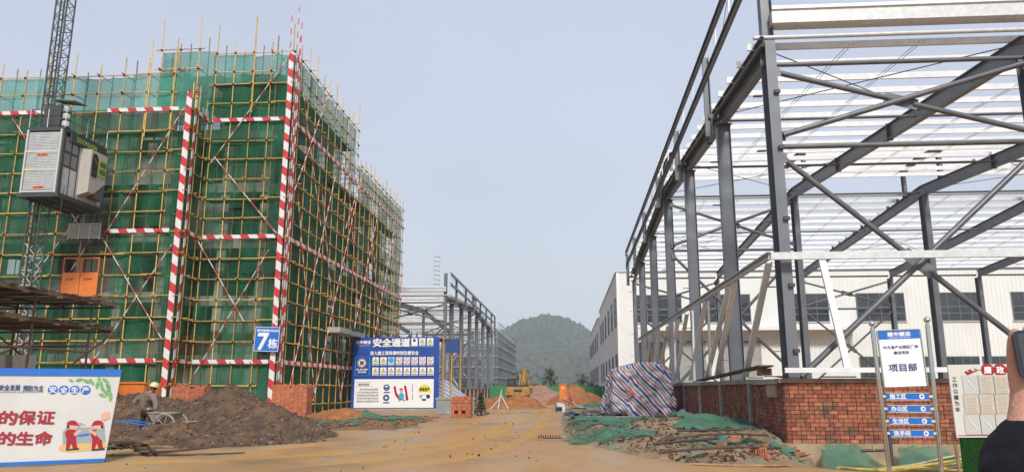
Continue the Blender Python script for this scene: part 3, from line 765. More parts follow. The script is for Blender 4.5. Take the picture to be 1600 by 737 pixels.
hd = cb('header', M_caged, sxp - .05, sxp + .10, Y0 + .5, Y1 - .05, Z1 - .52, Z1 + .02)
text('lettering', 'ZOOMLION', .34, M_lime, hd, T((sxp + .115, Y0 + 1.75, Z1 - .25)) @ Matrix.Rotation(R(90), 4, 'Z') @ Matrix.Rotation(R(90), 4, 'X'), w=1.75, bold=.03)
cb('side_panel', M_cabin, sxp - .03, sxp + .02, Y0 + 1.38, Y1 - .05, Z0 + .05, Z1 - .5)
cab = MB()                                 # operator cabin standing out, with a raked lower half
prof = [(Y0 + 1.5, Z0 + .25), (Y0 + 2.0, Z0 + .25), (Y0 + 2.9, Z0 + 1.3), (Y0 + 2.9, Z1 - .55), (Y0 + 1.5, Z1 - .55)]
vs = [(sxp + .02, y, z) for y, z in prof] + [(sxp + .62, y + .02, z + (.2 if z < Z0 + 1 else -.08)) for y, z in prof]
n = len(prof); cab.add(vs, [tuple(range(n)), tuple(range(n, 2 * n))[::-1]] + [(i, i + n, (i + 1) % n + n, (i + 1) % n) for i in range(n)])
cbn = cab.obj('cabin', M_cabin, cg)
obj('window', MB().prism([(Y0 + 1.62, Z0 + 1.35), (Y0 + 2.05, Z0 + 1.35), (Y0 + 2.12, Z0 + 1.5), (Y0 + 2.12, Z0 + 2.4), (Y0 + 1.95, Z0 + 2.65), (Y0 + 1.68, Z0 + 2.65), (Y0 + 1.6, Z0 + 2.4)], 0, .02, M=Matrix(((0, 0, 1, sxp + .63), (1, 0, 0, 0), (0, 1, 0, 0), (0, 0, 0, 1)))).mesh('window', M_glass), cbn)
g = obj('vent_panel', MB().box((sxp + .64, Y0 + 2.52, Z0 + 2.0), (.03, .66, .95)).mesh('vent_panel', M_lime), cbn)
b = MB()
for r_ in range(2):
    for q in range(9): b.box((sxp + .66, Y0 + 2.27 + q * .062, Z0 + 1.8 + r_ * .42), (.02, .02, .3))
b.obj('slat', M_caged, g)
cb('lower_panel', M_cabg, sxp + .02, sxp + .45, Y0 + 2.35, Y0 + 3.15, Z0 + .3, Z0 + 1.35)
cb('lower_panel', M_cabin, sxp + .021, sxp + .06, Y0 + 3.15, Y1 - .06, Z0 + .1, Z0 + 1.9)
# roof railing and drive motors
for (a, c) in (((X0, Y0), (X1, Y0)), ((X1, Y0), (X1, Y1)), ((X0, Y1), (X1, Y1)), ((X0, Y0), (X0, Y1))):
    for z in (Z1 + .6, Z1 + 1.15): bar('railing', M_steeld, (*a, z), (*c, z), .022, cg, 6)
for xx, yy in ((X0, Y0), (X1, Y0), (X1, Y0 + 1.8), (X1, Y1), (X0, Y1), ((X0 + X1) / 2, Y0)): bar('railing', M_galv, (xx, yy, Z1 + .1), (xx, yy, Z1 + 1.18), .024, cg, 6)
for q in range(3):
    mt = MB().tube([(X1 - .35, Y0 + .5, Z1 + .35 + q * .42), (X1 - .35, Y0 + .5, Z1 + .62 + q * .42)], .19, 14).obj('drive_motor', M_trim, cg)
    MB().tube([(X1 - .35, Y0 + .5, Z1 + .28 + q * .42), (X1 - .35, Y0 + .5, Z1 + .35 + q * .42)], .22, 14).obj('motor_cap', M_cabg, mt)
cb('drive_plate', M_caged, X0 + .5, X1 - .55, Y0 + .3, Y0 + .5, Z1 + .1, Z1 + 1.5)
boxo('canopy', mat('olive sheet', (.12, .17, .08), .6), (X1 - .35, Y0 + .6, Z1 + 1.75), (1.3, 1.1, .05), cg, rx=.12, ry=.1)
# small landing enclosure hanging under the cage on the far side
LX = -27.3
ld = thing('landing_screen', 'grey louvred screen hanging on the scaffold below the hoist cage', 'screen', (-27.3, 39.8, 10))
boxo('frame', M_caged, (LX, 39.9, 10.35), (2.0, .06, .95), ld)
for k in range(7): boxo('slat', M_trim, (LX, 39.85, 9.98 + k * .13), (1.9, .03, .075), ld, rx=.5)
for k in range(4): boxo('post', M_galv, (LX - .95 + k * .63, 39.83, 10.35), (.04, .04, .95), ld)

# ------------------------------------------------------------------ dark plank roofed scaffold shelter, left
sh = thing('plank_shelter', 'dark two tier tube shelter roofed with brown weathered planks in front of the hoist', 'shelter', (-21, 27, 0))
SX = -19.05; YA, YB = 20.0, 30.3
for tz, x1, yb in ((5.0, SX, YB), (4.0, SX, YB)):
    nb = 26 if tz > 4.5 else 26
    for k in range(nb):
        y = YA + .2 + k * (yb - YA - .3) / (nb - 1)
        boxo('plank', M_ply, (SX - 3.2 + rnd.uniform(-.12, .08), y, tz + .10 + rnd.uniform(-.012, .02)), (6.7, .34, .045), sh, rz=rnd.uniform(-.012, .012), ry=rnd.uniform(-.006, .006))
    for xx in (SX - .12, SX - 2.2, SX - 4.3, SX - 6.3):
        bar('rail_tube', M_rust, (xx, YA, tz), (xx, yb + .35, tz + rnd.uniform(-.04, .04)), .045, sh)
    for k in range(6):
        y = YA + 1.2 + k * 1.8; bar('cross_tube', M_rust, (SX + .3, y, tz - .09), (SX - 6.8, y, tz - .09), .04, sh)
    boxo('edge_board', M_ply, (SX + .05, (YA + yb) / 2, tz + .03), (.04, yb - YA, .15), sh)
for xx in (SX - .1, SX - 3.3, SX - 6.3):
    for yy in (22.2, 25.6, 28.9): bar('post', M_rust, (xx, yy, -.1), (xx + .06, yy, 5.3), .045, sh)
bar('brace', M_rust, (SX - .1, 25.8, 1.2), (SX - .05, 30.2, 3.7), .035, sh)
bar('brace', M_rust, (SX - .3, 22.4, 2.0), (SX - .25, 25.8, 3.2), .035, sh)
bar('brace', M_rust, (SX - 1.5, 28.8, 2.0), (SX - 4.2, 28.9, 3.9), .035, sh)
for z in (2.0, 2.25, 3.0): bar('ledger', M_rust, (SX + .1, YA, z), (SX + .05, 28.9 if z > 2.1 else 30, z), .035, sh)
for z in (2.1, 3.2): bar('ledger', M_rust, (SX - 6.5, 28.95, z), (SX + .2, 28.95, z + .05), .035, sh)
# clutter under it
ps = thing('panel_stack', 'grey formwork panels leaning under the plank shelter', 'panels', (-21.6, 27.6, 0))
for k in range(4): boxo('panel', M_conslab if k % 2 else M_galv, (SX - 1.6 - k * .5, 27.6 + k * .35, 1.55), (.9, .05, 2.6), ps, rx=.1 + .03 * k, rz=.1 * k)
cbx = thing('switch_box', 'dark switch cabinet standing under the plank shelter', 'cabinet', (-21.9, 25.5, 0))
boxo('box', M_caged, (-21.9, 25.5, 1.75), (.8, .5, 1.0), cbx); boxo('leg', M_caged, (-22.2, 25.5, .62), (.08, .4, 1.25), cbx); boxo('leg', M_caged, (-21.6, 25.5, .62), (.08, .4, 1.25), cbx)
boxo('door', M_steel, (-21.9, 25.24, 1.75), (.7, .02, .9), cbx)

# ------------------------------------------------------------------ safety banner, bottom left
pa, pb, pc = onZ(-60, 731.5), onZ(163, 722), None
d = (pb - pa).normalized(); BH = 1.98
p_bl = pb - d * 4.2; p_bl.z = .02
M = Matrix((d, Vector((0, 0, 1)), d.cross(Vector((0, 0, 1))))).transposed().to_4x4()
top = .20                                   # the board leans so that its upper edge runs out to the right
ban = thing('safety_banner', 'white vinyl safety banner with blue edges, red lettering and two cartoon workers', 'banner', (pb.x - 1, pb.y, 0))
BWd = 4.2
M = M.copy(); M.translation = p_bl
_r = Matrix.Rotation(R(-3.2), 4, 'X'); M = M @ _r
b = MB(); n = 30; vs = []
for j in range(9):
    for i in range(n + 1):
        u, v = i / n, j / 8; x = BWd * u + .0 * v
        vs.append((x + (.16 * v * u), BH * v, -.008 + .004 * noise.noise(Vector((x * 1.5, v * 2, 3))) + .002 * math.sin(x * 4) * (1 - v)))
b.add(vs, [(j * (n + 1) + i, j * (n + 1) + i + 1, (j + 1) * (n + 1) + i + 1, (j + 1) * (n + 1) + i) for j in range(8) for i in range(n)], 0, True)
o = obj('vinyl_sheet', b.mesh('vinyl_sheet', M_bann), ban, M)
obj('edge_strip', MB().quad((0, BH - .125, .02), (BWd + .15, BH - .125, .02), (BWd + .165, BH + .02, .02), (0, BH + .02, .02)).mesh('edge_strip', M_blue), ban, M)
obj('edge_strip', MB().quad((0, 0, .018), (BWd, 0, .018), (BWd + .005, .07, .018), (0, .07, .018)).mesh('edge_strip', M_blue), ban, M)
for i in range(5): 
    o = obj('back_post', unit_box(M_rust), ban, M @ T((.2 + i * 1.0, BH / 2 - .03, -.05)) @ Matrix.Diagonal((.045, BH, .045, 1)))
obj('bottom_rail', unit_box(M_galv), ban, M @ T((BWd / 2, -.01, -.05)) @ Matrix.Diagonal((BWd, .04, .05, 1)))
def PX(x, y):                               # where the picture's line of sight meets the banner plane, in banner coordinates
    nrm = M.to_3x3() @ Vector((0, 0, 1)); r = ray(x, y); q = EYEV + r * ((M.translation - EYEV).dot(nrm) / r.dot(nrm)); return M.inverted() @ q
def btext(s, x, y, hpx, m, wpx=None, bold=.012, shear=0):
    a = PX(x, y); h = (PX(x, y - hpx / 2) - PX(x, y + hpx / 2)).y
    wd = (PX(x + wpx / 2, y) - PX(x - wpx / 2, y)).x if wpx else None
    S = Matrix.Identity(4); S[0][1] = shear
    text('lettering', s, h * 1.12, m, ban, M @ T((a.x, a.y, .004)) @ S, w=wd, bold=bold)
btext('安全发展', 15, 605, 8.5, M_ink, 33, .02); btext('预防为主', 52, 606, 8.5, M_ink, 32, .02)
btext('safety development and prevention first', 26, 612, 3.2, M_ink, 84, .0)
for i, ch in enumerate('安全生产'):
    x = 82.5 + i * 17.1; y = 608.2 + i * .25; a = PX(x, y); rr = (PX(x + 7.9, y) - a).x
    mb = MB(); mb.add([(a.x + rr * c, a.y + rr * s, .002) for c, s in disc()], [tuple(range(24))]); obj('emblem_disc', mb.mesh('disc', M_blue), ban, M)
    btext(ch, x, y, 9.6, M_wht, None, .018)
for i, ch in enumerate('全的保证'): btext(ch, -17 + i * 29.5, 652 - i * .2, 20, M_red, 27, .026, .08)
for i, ch in enumerate('我的生命'): btext(ch, -19 + i * 29, 684.5 - i * .3, 19.5, M_red, 26.5, .026, .08)
def shape(pts, m, dz=.022, name='picture_patch'):
    mb = MB(); mb.add([(*(PX(x, y).xy), dz - .019) for x, y in pts][::-1], [tuple(range(len(pts)))]); obj(name, mb.mesh('patch', m), ban, M)
def ell(cx, cy, rx, ry, n=14, a0=0, a1=360): return [(cx + rx * math.cos(R(a0 + (a1 - a0) * i / n)), cy + ry * math.sin(R(a0 + (a1 - a0) * i / n))) for i in range(n)]
M_tan = mat('tan print', (.62, .42, .16), .6); M_gry = mat('grey print', (.30, .33, .35), .6)
shape([(92, 703), (93, 696), (100, 693), (165, 690), (166, 698), (140, 703), (110, 706)], M_tan, .0215)
shape([(98, 674), (110, 660), (128, 660), (140, 668), (163, 664), (165, 690), (98, 694)], M_gry, .0220)
shape([(121, 682), (139, 680), (139, 676), (121, 679)], M_blue, .0235)
for px, s in ((113, 1), (153, -1)):         # two figures in red working clothes
    shape([(px - 12, 676), (px - 8, 671), (px + 2, 669), (px + 7 * s, 674), (px + 6, 688), (px - 8, 688)], M_red, .024)
    shape([(px - 9, 686), (px + 6, 686), (px + 8, 699), (px + 1, 700), (px - 2, 692), (px - 5, 701), (px - 10, 701)], M_red, .0243)
    shape([(px - 10, 701), (px + 10, 699), (px + 11, 702), (px - 10, 703.5)], M_blk, .0246)
    shape(ell(px + 1, 664, 8, 6.5), M_skinp, .0249)
    shape(ell(px, 663, 9, 7, 12, 180, 360) + [(px + 9, 663), (px + 12 * s, 665)], M_red, .0252)
    shape([(px - 8 * s, 663), (px - 9 * s, 668), (px - 5 * s, 669), (px - 4 * s, 664)], M_blk, .0254)
    shape([(px + 2 * s, 676), (px + 13 * s, 670), (px + 15 * s, 672), (px + 4 * s, 681)], M_skinp, .0256)
shape([(126, 664), (140, 665), (140, 667), (126, 667)], M_trim, .026)
shape([(158, 648), (163, 643), (171, 642), (172, 652), (164, 656), (158, 656)], M_skinp, .0235)
for cx, cy, a in ((111, 594, .4), (124, 593, -.2), (135, 595, .5), (143, 596, .9), (152, 601, 1.8), (158, 599, 1.2), (165, 594, .6), (168, 602, 1.4), (170, 607, 1.9), (161, 608, .9), (160, 617, .3), (167, 614, .9), (171, 613, 1.6), (173, 620, 1.8), (155, 594, 1.5)):
    L_, w_ = (7, 2.8) if cx > 120 else (4.5, 2)
    pts_ = [(cx + math.cos(a) * L_ * c - math.sin(a) * w_ * s, cy + math.sin(a) * L_ * c + math.cos(a) * w_ * s) for c, s in ((-1, 0), (-.3, 1), (.5, .8), (1, 0), (.5, -.8), (-.3, -1))]
    shape(pts_, M_grn, .0222 + cx * 1e-6)

# ------------------------------------------------------------------ sand heap, soil heaps
def sandf(x, y):
    c = [cone(x, y, -12.7, 28.0, 3.1, 2.9, 1.75), cone(x, y, -14.4, 30.0, 4.2, 3.2, 1.3), cone(x, y, -10.2, 25.4, 2.4, 2.6, 1.16),
         cone(x, y, -16.4, 28.6, 4.0, 3.0, 1.45), cone(x, y, -11.5, 21.7, 2.4, 1.6, .58), cone(x, y, -9.5, 22.9, 1.9, 1.6, .34), cone(x, y, -14.0, 21.6, 2.6, 1.5, .26), cone(x, y, -17.8, 28.5, 3.0, 2.4, 1.4)]
    h = smax(c, .10)
    n = .11 * fbm(x, y, .9, 4, 2) + .20 * (abs(fbm(x * .6 + y * .4, y, 1.8, 4, 5)) - .25) + .035 * fbm(x, y, 6, 2, 8)
    # digger tracks on the near right foot
    tr = 0
    if -9.5 < x < -6.6 and 22 < y < 25: tr = .035 * (1 if math.sin((x + y * .4) * 14) > 0 else -1)
    return h + n * min(1, max(0, h + .3)) + tr
heightfield('sand_heap', -21, -5.2, 19.4, 31.5, 0.1, sandf, M_sand, 'large brown sand heap with several peaks behind the banner and wheelbarrow', 'sand heap')
def _clod(q):
    while True:
        x = q.uniform(-20, -6.5); y = q.uniform(19.8, 29.5); h = sandf(x, y)
        if h > -.01: return (x, y, gz(x, y) + h)
def redf(x, y): return smax([cone(x, y, -10.7, 36.6, 1.7, 1.5, .66, 1.6), cone(x, y, -11.6, 36.9, 1.5, 1.4, .5, 1.6), cone(x, y, -9.5, 36.2, 1.2, 1.2, .3)], .1) + .16 * fbm(x, y, 1.6, 4, 7)
heightfield('red_soil_heap', -14, -7.2, 34.4, 38.8, .14, redf, M_soilr, 'orange soil heap at the scaffold foot left of the passage board', 'soil heap')
def rf2(x, y): return smax([cone(x, y, -6.4, 64.8, 2.6, 2.2, .8, 1.4), cone(x, y, -4.2, 65.5, 2.4, 2.2, 1.2, 1.3), cone(x, y, -5.4, 66, 2.6, 2.2, 1.0)], .12) + .25 * fbm(x, y, .9, 4, 9)
heightfield('red_soil_heap', -14, -.6, 60, 69, .25, rf2, M_soilr, 'low orange soil heap in front of the excavator', 'soil heap')
def rf3(x, y): return smax([cone(x, y, .7, 79, 2.8, 4, 2.1, 1.1), cone(x, y, 2.2, 80, 2.0, 3, 1.2), cone(x, y, -.6, 77.5, 1.6, 2.2, .6), cone(x, y, 1.6, 76, 2, 2, .7)], .15) + .3 * fbm(x, y, .8, 4, 10)
heightfield('red_soil_heap', -3.2, 8, 72.5, 84.5, .3, rf3, M_soilr, 'tall peaked orange soil heap right of the orange cabinet', 'soil heap')
def rf4(x, y): return smax([cone(x, y, -3.6, 96, 4.2, 3, 2.0, 1.3), cone(x, y, -1.2, 97, 3.2, 2.5, 1.1)], .15) + .35 * fbm(x, y, .9, 4, 12)
heightfield('rubble_heap', -9, 3, 92, 101, .3, rf4, M_rubpink, 'pale pink rubble heap just right of the excavator', 'rubble heap')
def strip_l(x, y):
    d = min((x + 14.5) / 2, (-6.8 - .02 * (y - 35) - x) * 1.2, (y - 29.5) / 2, (39.5 - y) / 2)
    return .16 * min(1, max(-.3, d)) + .08 * fbm(x, y, 1.2, 4, 14)
heightfield('rough_verge', -15, -5.5, 28, 39.5, .2, strip_l, mat('brown stony verge', (.25, .14, .06), .95, 0, 0, .8, (.12, .095, .05), bump=1, bscale=8, dirt=((.06, .14, .08), 1.2, .60)), 'stony verge', None, 'structure')

def scatter(name, n, fn, shapes, m, kind='stuff', label=None, cat=None, seed=2, parent=None):
    """many small pieces joined: fn gives x, y, z; shapes gives a size triple"""
    q = random.Random(seed); b = MB()
    for _ in range(n):
        p = fn(q); s = shapes(q)
        Rm = Matrix.Rotation(q.uniform(0, 6.28), 4, 'Z') @ Matrix.Rotation(q.gauss(0, .3), 4, 'X') @ Matrix.Rotation(q.gauss(0, .25), 4, 'Y')
        k = [Vector((sx * s[0] * q.uniform(.6, 1), sy * s[1] * q.uniform(.6, 1), sz * s[2] * q.uniform(.6, 1))) / 2 for sz in (-1, 1) for sy in (-1, 1) for sx in (-1, 1)]
        b.add([Rm @ v + Vector(p) for v in k], [(0, 2, 3, 1), (4, 5, 7, 6), (0, 1, 5, 4), (2, 6, 7, 3), (0, 4, 6, 2), (1, 3, 7, 5)], q.randrange(len(m)) if isinstance(m, list) else 0)
    o = b.obj(name, m, parent); return tag(o, label, cat, kind=kind)
scatter('sand_clods', 2600, _clod, lambda q: [q.uniform(.03, .11) * (1 if q.random() < .95 else 1.9) for _ in range(3)], [M_sand, M_sand, M_sand, mat('pale dry sand', (.22, .15, .095), .95), M_woodd], label='clods and stones lying on the brown sand heap', cat='clods', seed=41)
def on_road(q):
    y = 9 + 60 * q.random() ** 1.6; x = q.uniform(-12 if y < 22 else -6.5, 1 if y < 20 else -.6); return (x, y, gz(x, y) + .005)
scatter('pebbles', 170, on_road, lambda q: [q.uniform(.02, .07) * (1 if q.random() < .93 else 1.8) for _ in range(3)], [M_soilr, M_sand, M_mortar, M_woodd], label='small stones and mud lumps strewn on the road', cat='pebbles', seed=21)
def verge(q):
    x = q.uniform(-13.5, -6.4); y = q.uniform(29.5, 39.5); return (x, y, gz(x, y) + .16 + .05 * q.random())
scatter('verge_litter', 700, verge, lambda q: (q.uniform(.05, .5) if q.random() < .12 else q.uniform(.04, .14), q.uniform(.04, .1), q.uniform(.02, .08)), [M_soilr, M_sand, M_wood, M_gnet, M_brickp], label='clods, sticks and brick bits on the rough verge', cat='debris', seed=22)
# strips of green netting lying by the red heap
def drape(name, x0, x1, y0, y1, st, fn, m, label, cat='netting', off=.03, seed=1, edge=.5, group='pieces of green netting on the ground'):
    """cloth lying on ground: ragged outline"""
    cx, cy = (x0 + x1) / 2, (y0 + y1) / 2
    def ok(x, y):
        d = max(abs(x - cx) / ((x1 - x0) / 2), abs(y - cy) / ((y1 - y0) / 2)); return d < 1 - edge * (.5 + .9 * noise.noise(Vector((x * .9, y * .9, seed))))
    nx = int((x1 - x0) / st); ny = int((y1 - y0) / st); idx = {}; V = []; Fs = []
    def vi(i, j):
        if (i, j) not in idx:
            x = x0 + i * st; y = y0 + j * st
            wr = abs(noise.noise(Vector((x * 2.2, y * 2.2, seed * 3)))) * .16 + abs(noise.noise(Vector((x * 5, y * 4, seed)))) * .05
            idx[i, j] = len(V); V.append((x, y, gz(x, y) + fn(x, y) + off + wr))
        return idx[i, j]
    for j in range(ny):
        for i in range(nx):
            if ok(x0 + (i + .5) * st, y0 + (j + .5) * st): Fs.append((vi(i, j), vi(i + 1, j), vi(i + 1, j + 1), vi(i, j + 1)))
    me = bpy.data.meshes.new(name); me.from_pydata(V, [], Fs); me.materials.append(m); me.polygons.foreach_set('use_smooth', [True] * len(Fs))
    return tag(obj(name, me), label, cat, group)
drape('green_netting', -10.4, -6.4, 34.2, 38.6, .12, lambda x, y: max(strip_l(x, y), redf(x, y), 0), M_gnet, 'green netting trailing from the orange heap toward the brick pallet', seed=4)
drape('green_netting', -12.5, -8, 29.8, 33.2, .12, lambda x, y: max(strip_l(x, y), 0), M_gnet, 'thin green netting scrap half buried at the right foot of the sand heap', seed=9, edge=.8)

# ------------------------------------------------------------------ brick stacks left
def brick_stack(name, label, cx, cy, z, nx, ny, nz, m, bs=(.24, .115, .09), skip=0, rz=0, group='stacked bricks', wrap=None):
    t = thing(name, label, 'brick stack', (cx, cy, z), group)
    q = random.Random(int(cx * 100)); Mz = T((cx, cy, z)) @ Matrix.Rotation(rz, 4, 'Z')
    k = 0
    for iz in range(nz):
        for iy in range(ny):
            for ix in range(nx):
                if 0 < ix < nx - 1 and 0 < iy < ny - 1 and iz < nz - 1: continue
                if iz >= nz - 2 and q.random() < skip: continue
                cross = iz % 2
                px_ = (ix - (nx - 1) / 2) * (bs[0] + .008) + q.gauss(0, .005); py_ = (iy - (ny - 1) / 2) * (bs[1] + .006) + q.gauss(0, .004)
                o = obj('brick', unit_box(m), t, Mz @ T((px_, py_, bs[2] * (iz + .5) + .003 * iz)) @ Matrix.Rotation(q.gauss(0, .015), 4, 'Z') @ Matrix.Diagonal((*bs, 1)))
    return t
brick_stack('brick_stack', 'orange brick stack at the scaffold corner with dark lower courses', -15.05, 41.0, -.02, 8, 4, 20, M_brickp, (.235, .24, .088), .25)
brick_stack('brick_stack', 'ragged orange brick stack behind the sand heap near the striped post', -18.6, 36.6, .4, 7, 3, 15, M_brickp, (.235, .24, .088), .35)
t = thing('orange_skip', 'orange steel skip half hidden behind the worker', 'skip', (-19.2, 32.5, 0))
M_ = T((-19.2, 32.5, 0))
for (c, s) in (((0, -.7, .95), (1.9, .05, 1.7)), ((0, .7, .95), (1.9, .05, 1.7)), ((-.95, 0, .95), (.05, 1.35, 1.7)), ((.95, 0, .95), (.05, 1.35, 1.7)), ((0, 0, .12), (1.85, 1.3, .05))):
    boxo('side_panel', M_oran, (-19.2 + c[0], 32.5 + c[1], c[2]), s, t)
boxo('rim', M_oran, (-19.2, 31.77, 1.83), (2.05, .1, .09), t)
# brick pallet standing on end beside the passage board
pt = thing('brick_pallet', 'square stack of upright orange red bricks at the road side', 'brick stack', (-6.0, 43.3, 0))
q = random.Random(3)
for iz in range(6):
    for ix in range(11):
        for iy in (0, 8):
            if iz == 1 and ix in (2, 3, 6, 7) and iy == 0: continue
            boxo('brick', M_brickp, (-6.5 + ix * .1 + q.gauss(0, .004), 42.85 + iy * .11, .1 + iz * .19), (.09, .24, .185), pt, rz=q.gauss(0, .02))
    for iy in range(1, 8):
        for ix in (0, 10): boxo('brick', M_brickp, (-6.5 + ix * .1, 42.85 + iy * .11, .1 + iz * .19), (.09, .105, .185), pt)
boxo('strap', M_blk, (-6.0, 42.72, .8), (1.1, .004, .012), pt)
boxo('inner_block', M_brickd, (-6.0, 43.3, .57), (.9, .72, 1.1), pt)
# ------------------------------------------------------------------ timber pile by the banner
q = random.Random(8)
for k in range(26):
    x = -11.1 + q.gauss(0, .32); y = 18.3 + q.gauss(0, .25); a = q.gauss(-.5, .5); L_ = q.uniform(.4, 1.0); z = .05 + .055 * (k % 4) + max(0, .12 - abs(x + 11.1) * .12)
    d = Vector((math.cos(a), math.sin(a) * 1.2, q.gauss(0, .05))).normalized()
    p0 = Vector((x, y, z)); p1 = p0 + d * L_
    M2 = along(p0, p1, (0, 0, 1), q.uniform(.05, .09), q.uniform(.03, .06))
    bx = _mc.setdefault('ub1', MB().box((0, 0, .5), (1, 1, 1)).mesh('timber', M_wood)); bx2 = _mc.setdefault('ub2', MB().box((0, 0, .5), (1, 1, 1)).mesh('timber', M_woodd))
    tag(obj('timber_offcut', bx if k % 5 else bx2, None, M2), 'pale rough timber offcut in the loose pile beside the white banner' if k % 5 else 'dark wet timber offcut in the loose pile beside the white banner', 'timber', 'timber offcuts beside the banner')
for (pp, lb) in (([(-10.6, 18.6), (-10.1, 18.9), (-9.5, 19.9)], 'short dark stick pointing from the timber pile to the sand heap'), ([(-10.3, 18.0), (-9.0, 17.9), (-8.0, 18.7)], 'long thin dark batten lying on the mud right of the timber pile')):
    tag(MB().tube([(x, y, gz(x, y) + .04) for x, y in pp], [.03, .035, .02], 6).obj('stick', M_woodd), lb, 'stick')
tag(MB().box((0, 0, 0), (.3, .2, .12)).obj('rag_bundle', M_foil, M=T((-9.6, 24.0, .62)) @ Matrix.Rotation(.4, 4, 'Z')), 'black rag lying on the slope of the sand heap', 'rag')

# ------------------------------------------------------------------ passage board (covered walkway)
pb_ = thing('passage_board', 'large blue and white safety passage banner on tube posts', 'sign board', (-13, 56.5, 0))
M, wd, ht = plane_frame(onY(551, 527, 56.8), onY(686, 526, 56.8), onY(548, 640, 56.8))
M.translation = onY(547.5, 640, 56.8)
b = MB(); n = 24; vs = []
for j in range(17):
    for i in range(n + 1):
        u, v = i / n, j / 16; vs.append((wd * u, ht * v, .03 * noise.noise(Vector((u * 4, v * 3, 1))) + .02 * noise.noise(Vector((u * 11, v * 7, 2)))))
b.add(vs, [(j * (n + 1) + i, j * (n + 1) + i + 1, (j + 1) * (n + 1) + i + 1, (j + 1) * (n + 1) + i) for j in range(16) for i in range(n)], 0, True)
obj('cloth', b.mesh('cloth', M_blued), pb_, M)
def G(x, y): return Vector(((x - 35 - (675 - y) * .05) / 705 * wd, (680 - y) / 590 * ht, 0))   # from the enlarged picture
def pt_(s, x, y, h, m, w=None, bold=.02): 
    a = G(x, y); text('lettering', s, h / 590 * ht * 1.15, m, pb_, M @ T((a.x, a.y, .075)), w=None if w is None else w / 705 * wd, bold=bold)
def rect(x0, y0, x1, y1, m, dz=.055, name='printed_panel'):
    a, c = G(x0, y1), G(x1, y0); obj(name, MB().quad((a.x, a.y, dz), (c.x, a.y, dz), (c.x, c.y, dz), (a.x, c.y, dz)).mesh('panel', m), pb_, M)
def discp(x, y, r, m, dz, n=20, name='printed_disc'):
    a = G(x, y); k = r / 590 * ht; mb = MB(); mb.add([(a.x + k * c, a.y + k * s, dz) for c, s in disc(n)], [tuple(range(n))]); obj(name, mb.mesh('disc', m), pb_, M)
def tri(x, y, r, m, dz):
    a = G(x, y); k = r / 590 * ht; mb = MB(); mb.add([(a.x + k * math.cos(R(90 + 120 * i)), a.y + k * math.sin(R(90 + 120 * i)), dz) for i in range(3)], [(0, 1, 2)]); obj('printed_triangle', mb.mesh('tri', m), pb_, M)
rect(62, 432, 712, 662, M_wht)
pt_('建中建设', 150, 130, 26, M_wht, 120, .03); pt_('安全通道', 378, 134, 62, M_wht, 298, .04)
pt_('进入施工现场请时刻注意安全', 400, 220, 30, M_wht, 392, .03)
rect(88, 156, 204, 158.5, M_wht); rect(66, 176, 742, 177.5, M_cyan)
def wsign(x, y, kind, w=54, h=66):
    rect(x - w / 2, y - h / 2, x + w / 2, y + h / 2, M_wht, .058)
    if kind == 'y': tri(x, y - 4, 24, M_blk, .061); tri(x, y - 4, 18, M_yel, .063); rect(x - 2, y - 14, x + 2, y + 2, M_blk, .065)
    elif kind == 'r': discp(x, y - 10, 21, M_red, .061); discp(x, y - 10, 16.5, M_wht, .063); pt_('人', x, y - 10, 18, M_blk, None, .03)
    elif kind == 'b': discp(x, y - 8, 24, M_cyan, .061)
    rect(x - w / 2 + 3, y + h / 2 - 16, x + w / 2 - 3, y + h / 2 - 4, M_red if kind == 'r' else (M_cyan if kind == 'b' else M_wht), .0605)
    pt_('注意安全' if kind == 'y' else '禁止烟火', x, y + h / 2 - 10, 9, M_wht if kind != 'y' else M_blk, w - 14, .02)
for x, k in ((565, 'n'), (628, 'y'), (692, 'y')): wsign(x, 132, k)
discp(565, 118, 12, M_blk, .061)
for i, k in enumerate('yybrrrrr'): wsign(246 + i * 63.3, 286, k)
for i in range(8): wsign(243 + i * 63.6, 370, 'y')
for (x0, y0, x1, y1) in ((78, 248, 196, 250.5), (78, 402, 196, 404.5), (78, 248, 80.5, 404), (193.5, 248, 196, 404)): rect(x0, y0, x1, y1, M_cyan)
discp(134, 300, 38, M_wht, .058); discp(134, 300, 36, M_red, .060); discp(134, 300, 29, M_wht, .062); pt_('禁', 134, 300, 34, M_blk, None, .02)
pt_('进入施工现场', 134, 353, 13, M_wht, 90, .03); pt_('禁止吸烟', 134, 374, 13, M_wht, 64, .03)
for (x0, y0, x1, y1) in ((88, 457, 210, 459), (88, 488, 210, 490), (88, 457, 90, 490), (208, 457, 210, 490)): rect(x0, y0, x1, y1, M_ink, .058)
pt_('指令标志', 148, 474, 18, M_red, 88, .01)
for j, s in enumerate(('指令标志是强制', '人们必须做出某种动', '作或采用防范措施的图', '形标志其基本型式', '是圆形边框图形符号')): pt_(s, 176 + (14 if j == 0 else 0), 514 + j * 24, 15, M_blk, 178 - (30 if j == 0 else 0), .0)
discp(331, 500, 27, M_ink, .058); discp(331, 500, 16, M_wht, .06); rect(316, 496, 346, 512, M_ink, .062); discp(326, 582, 27, M_ink, .058); rect(316, 574, 336, 590, M_wht, .06)
rect(306, 534, 356, 545, M_ink, .058); rect(300, 616, 352, 627, M_ink, .058)
def poly(pts, m, dz):
    mb = MB(); mb.add([(G(x, y).x, G(x, y).y, dz) for x, y in pts][::-1], [tuple(range(len(pts)))]); obj('printed_shape', mb.mesh('shape', m), pb_, M)
poly([(386, 495), (404, 486), (412, 540), (430, 570), (458, 592), (450, 606), (420, 592), (398, 560)], M_red, .058)
poly([(470, 490), (478, 482), (490, 490), (505, 600), (482, 606), (480, 545)], M_red, .058)
poly([(430, 552), (452, 536), (472, 560), (466, 592), (442, 596), (426, 578)], M_cyan, .060)
discp(449, 524, 15, M_skinp, .062); poly([(434, 518), (440, 506), (458, 506), (465, 520)], M_red, .064)
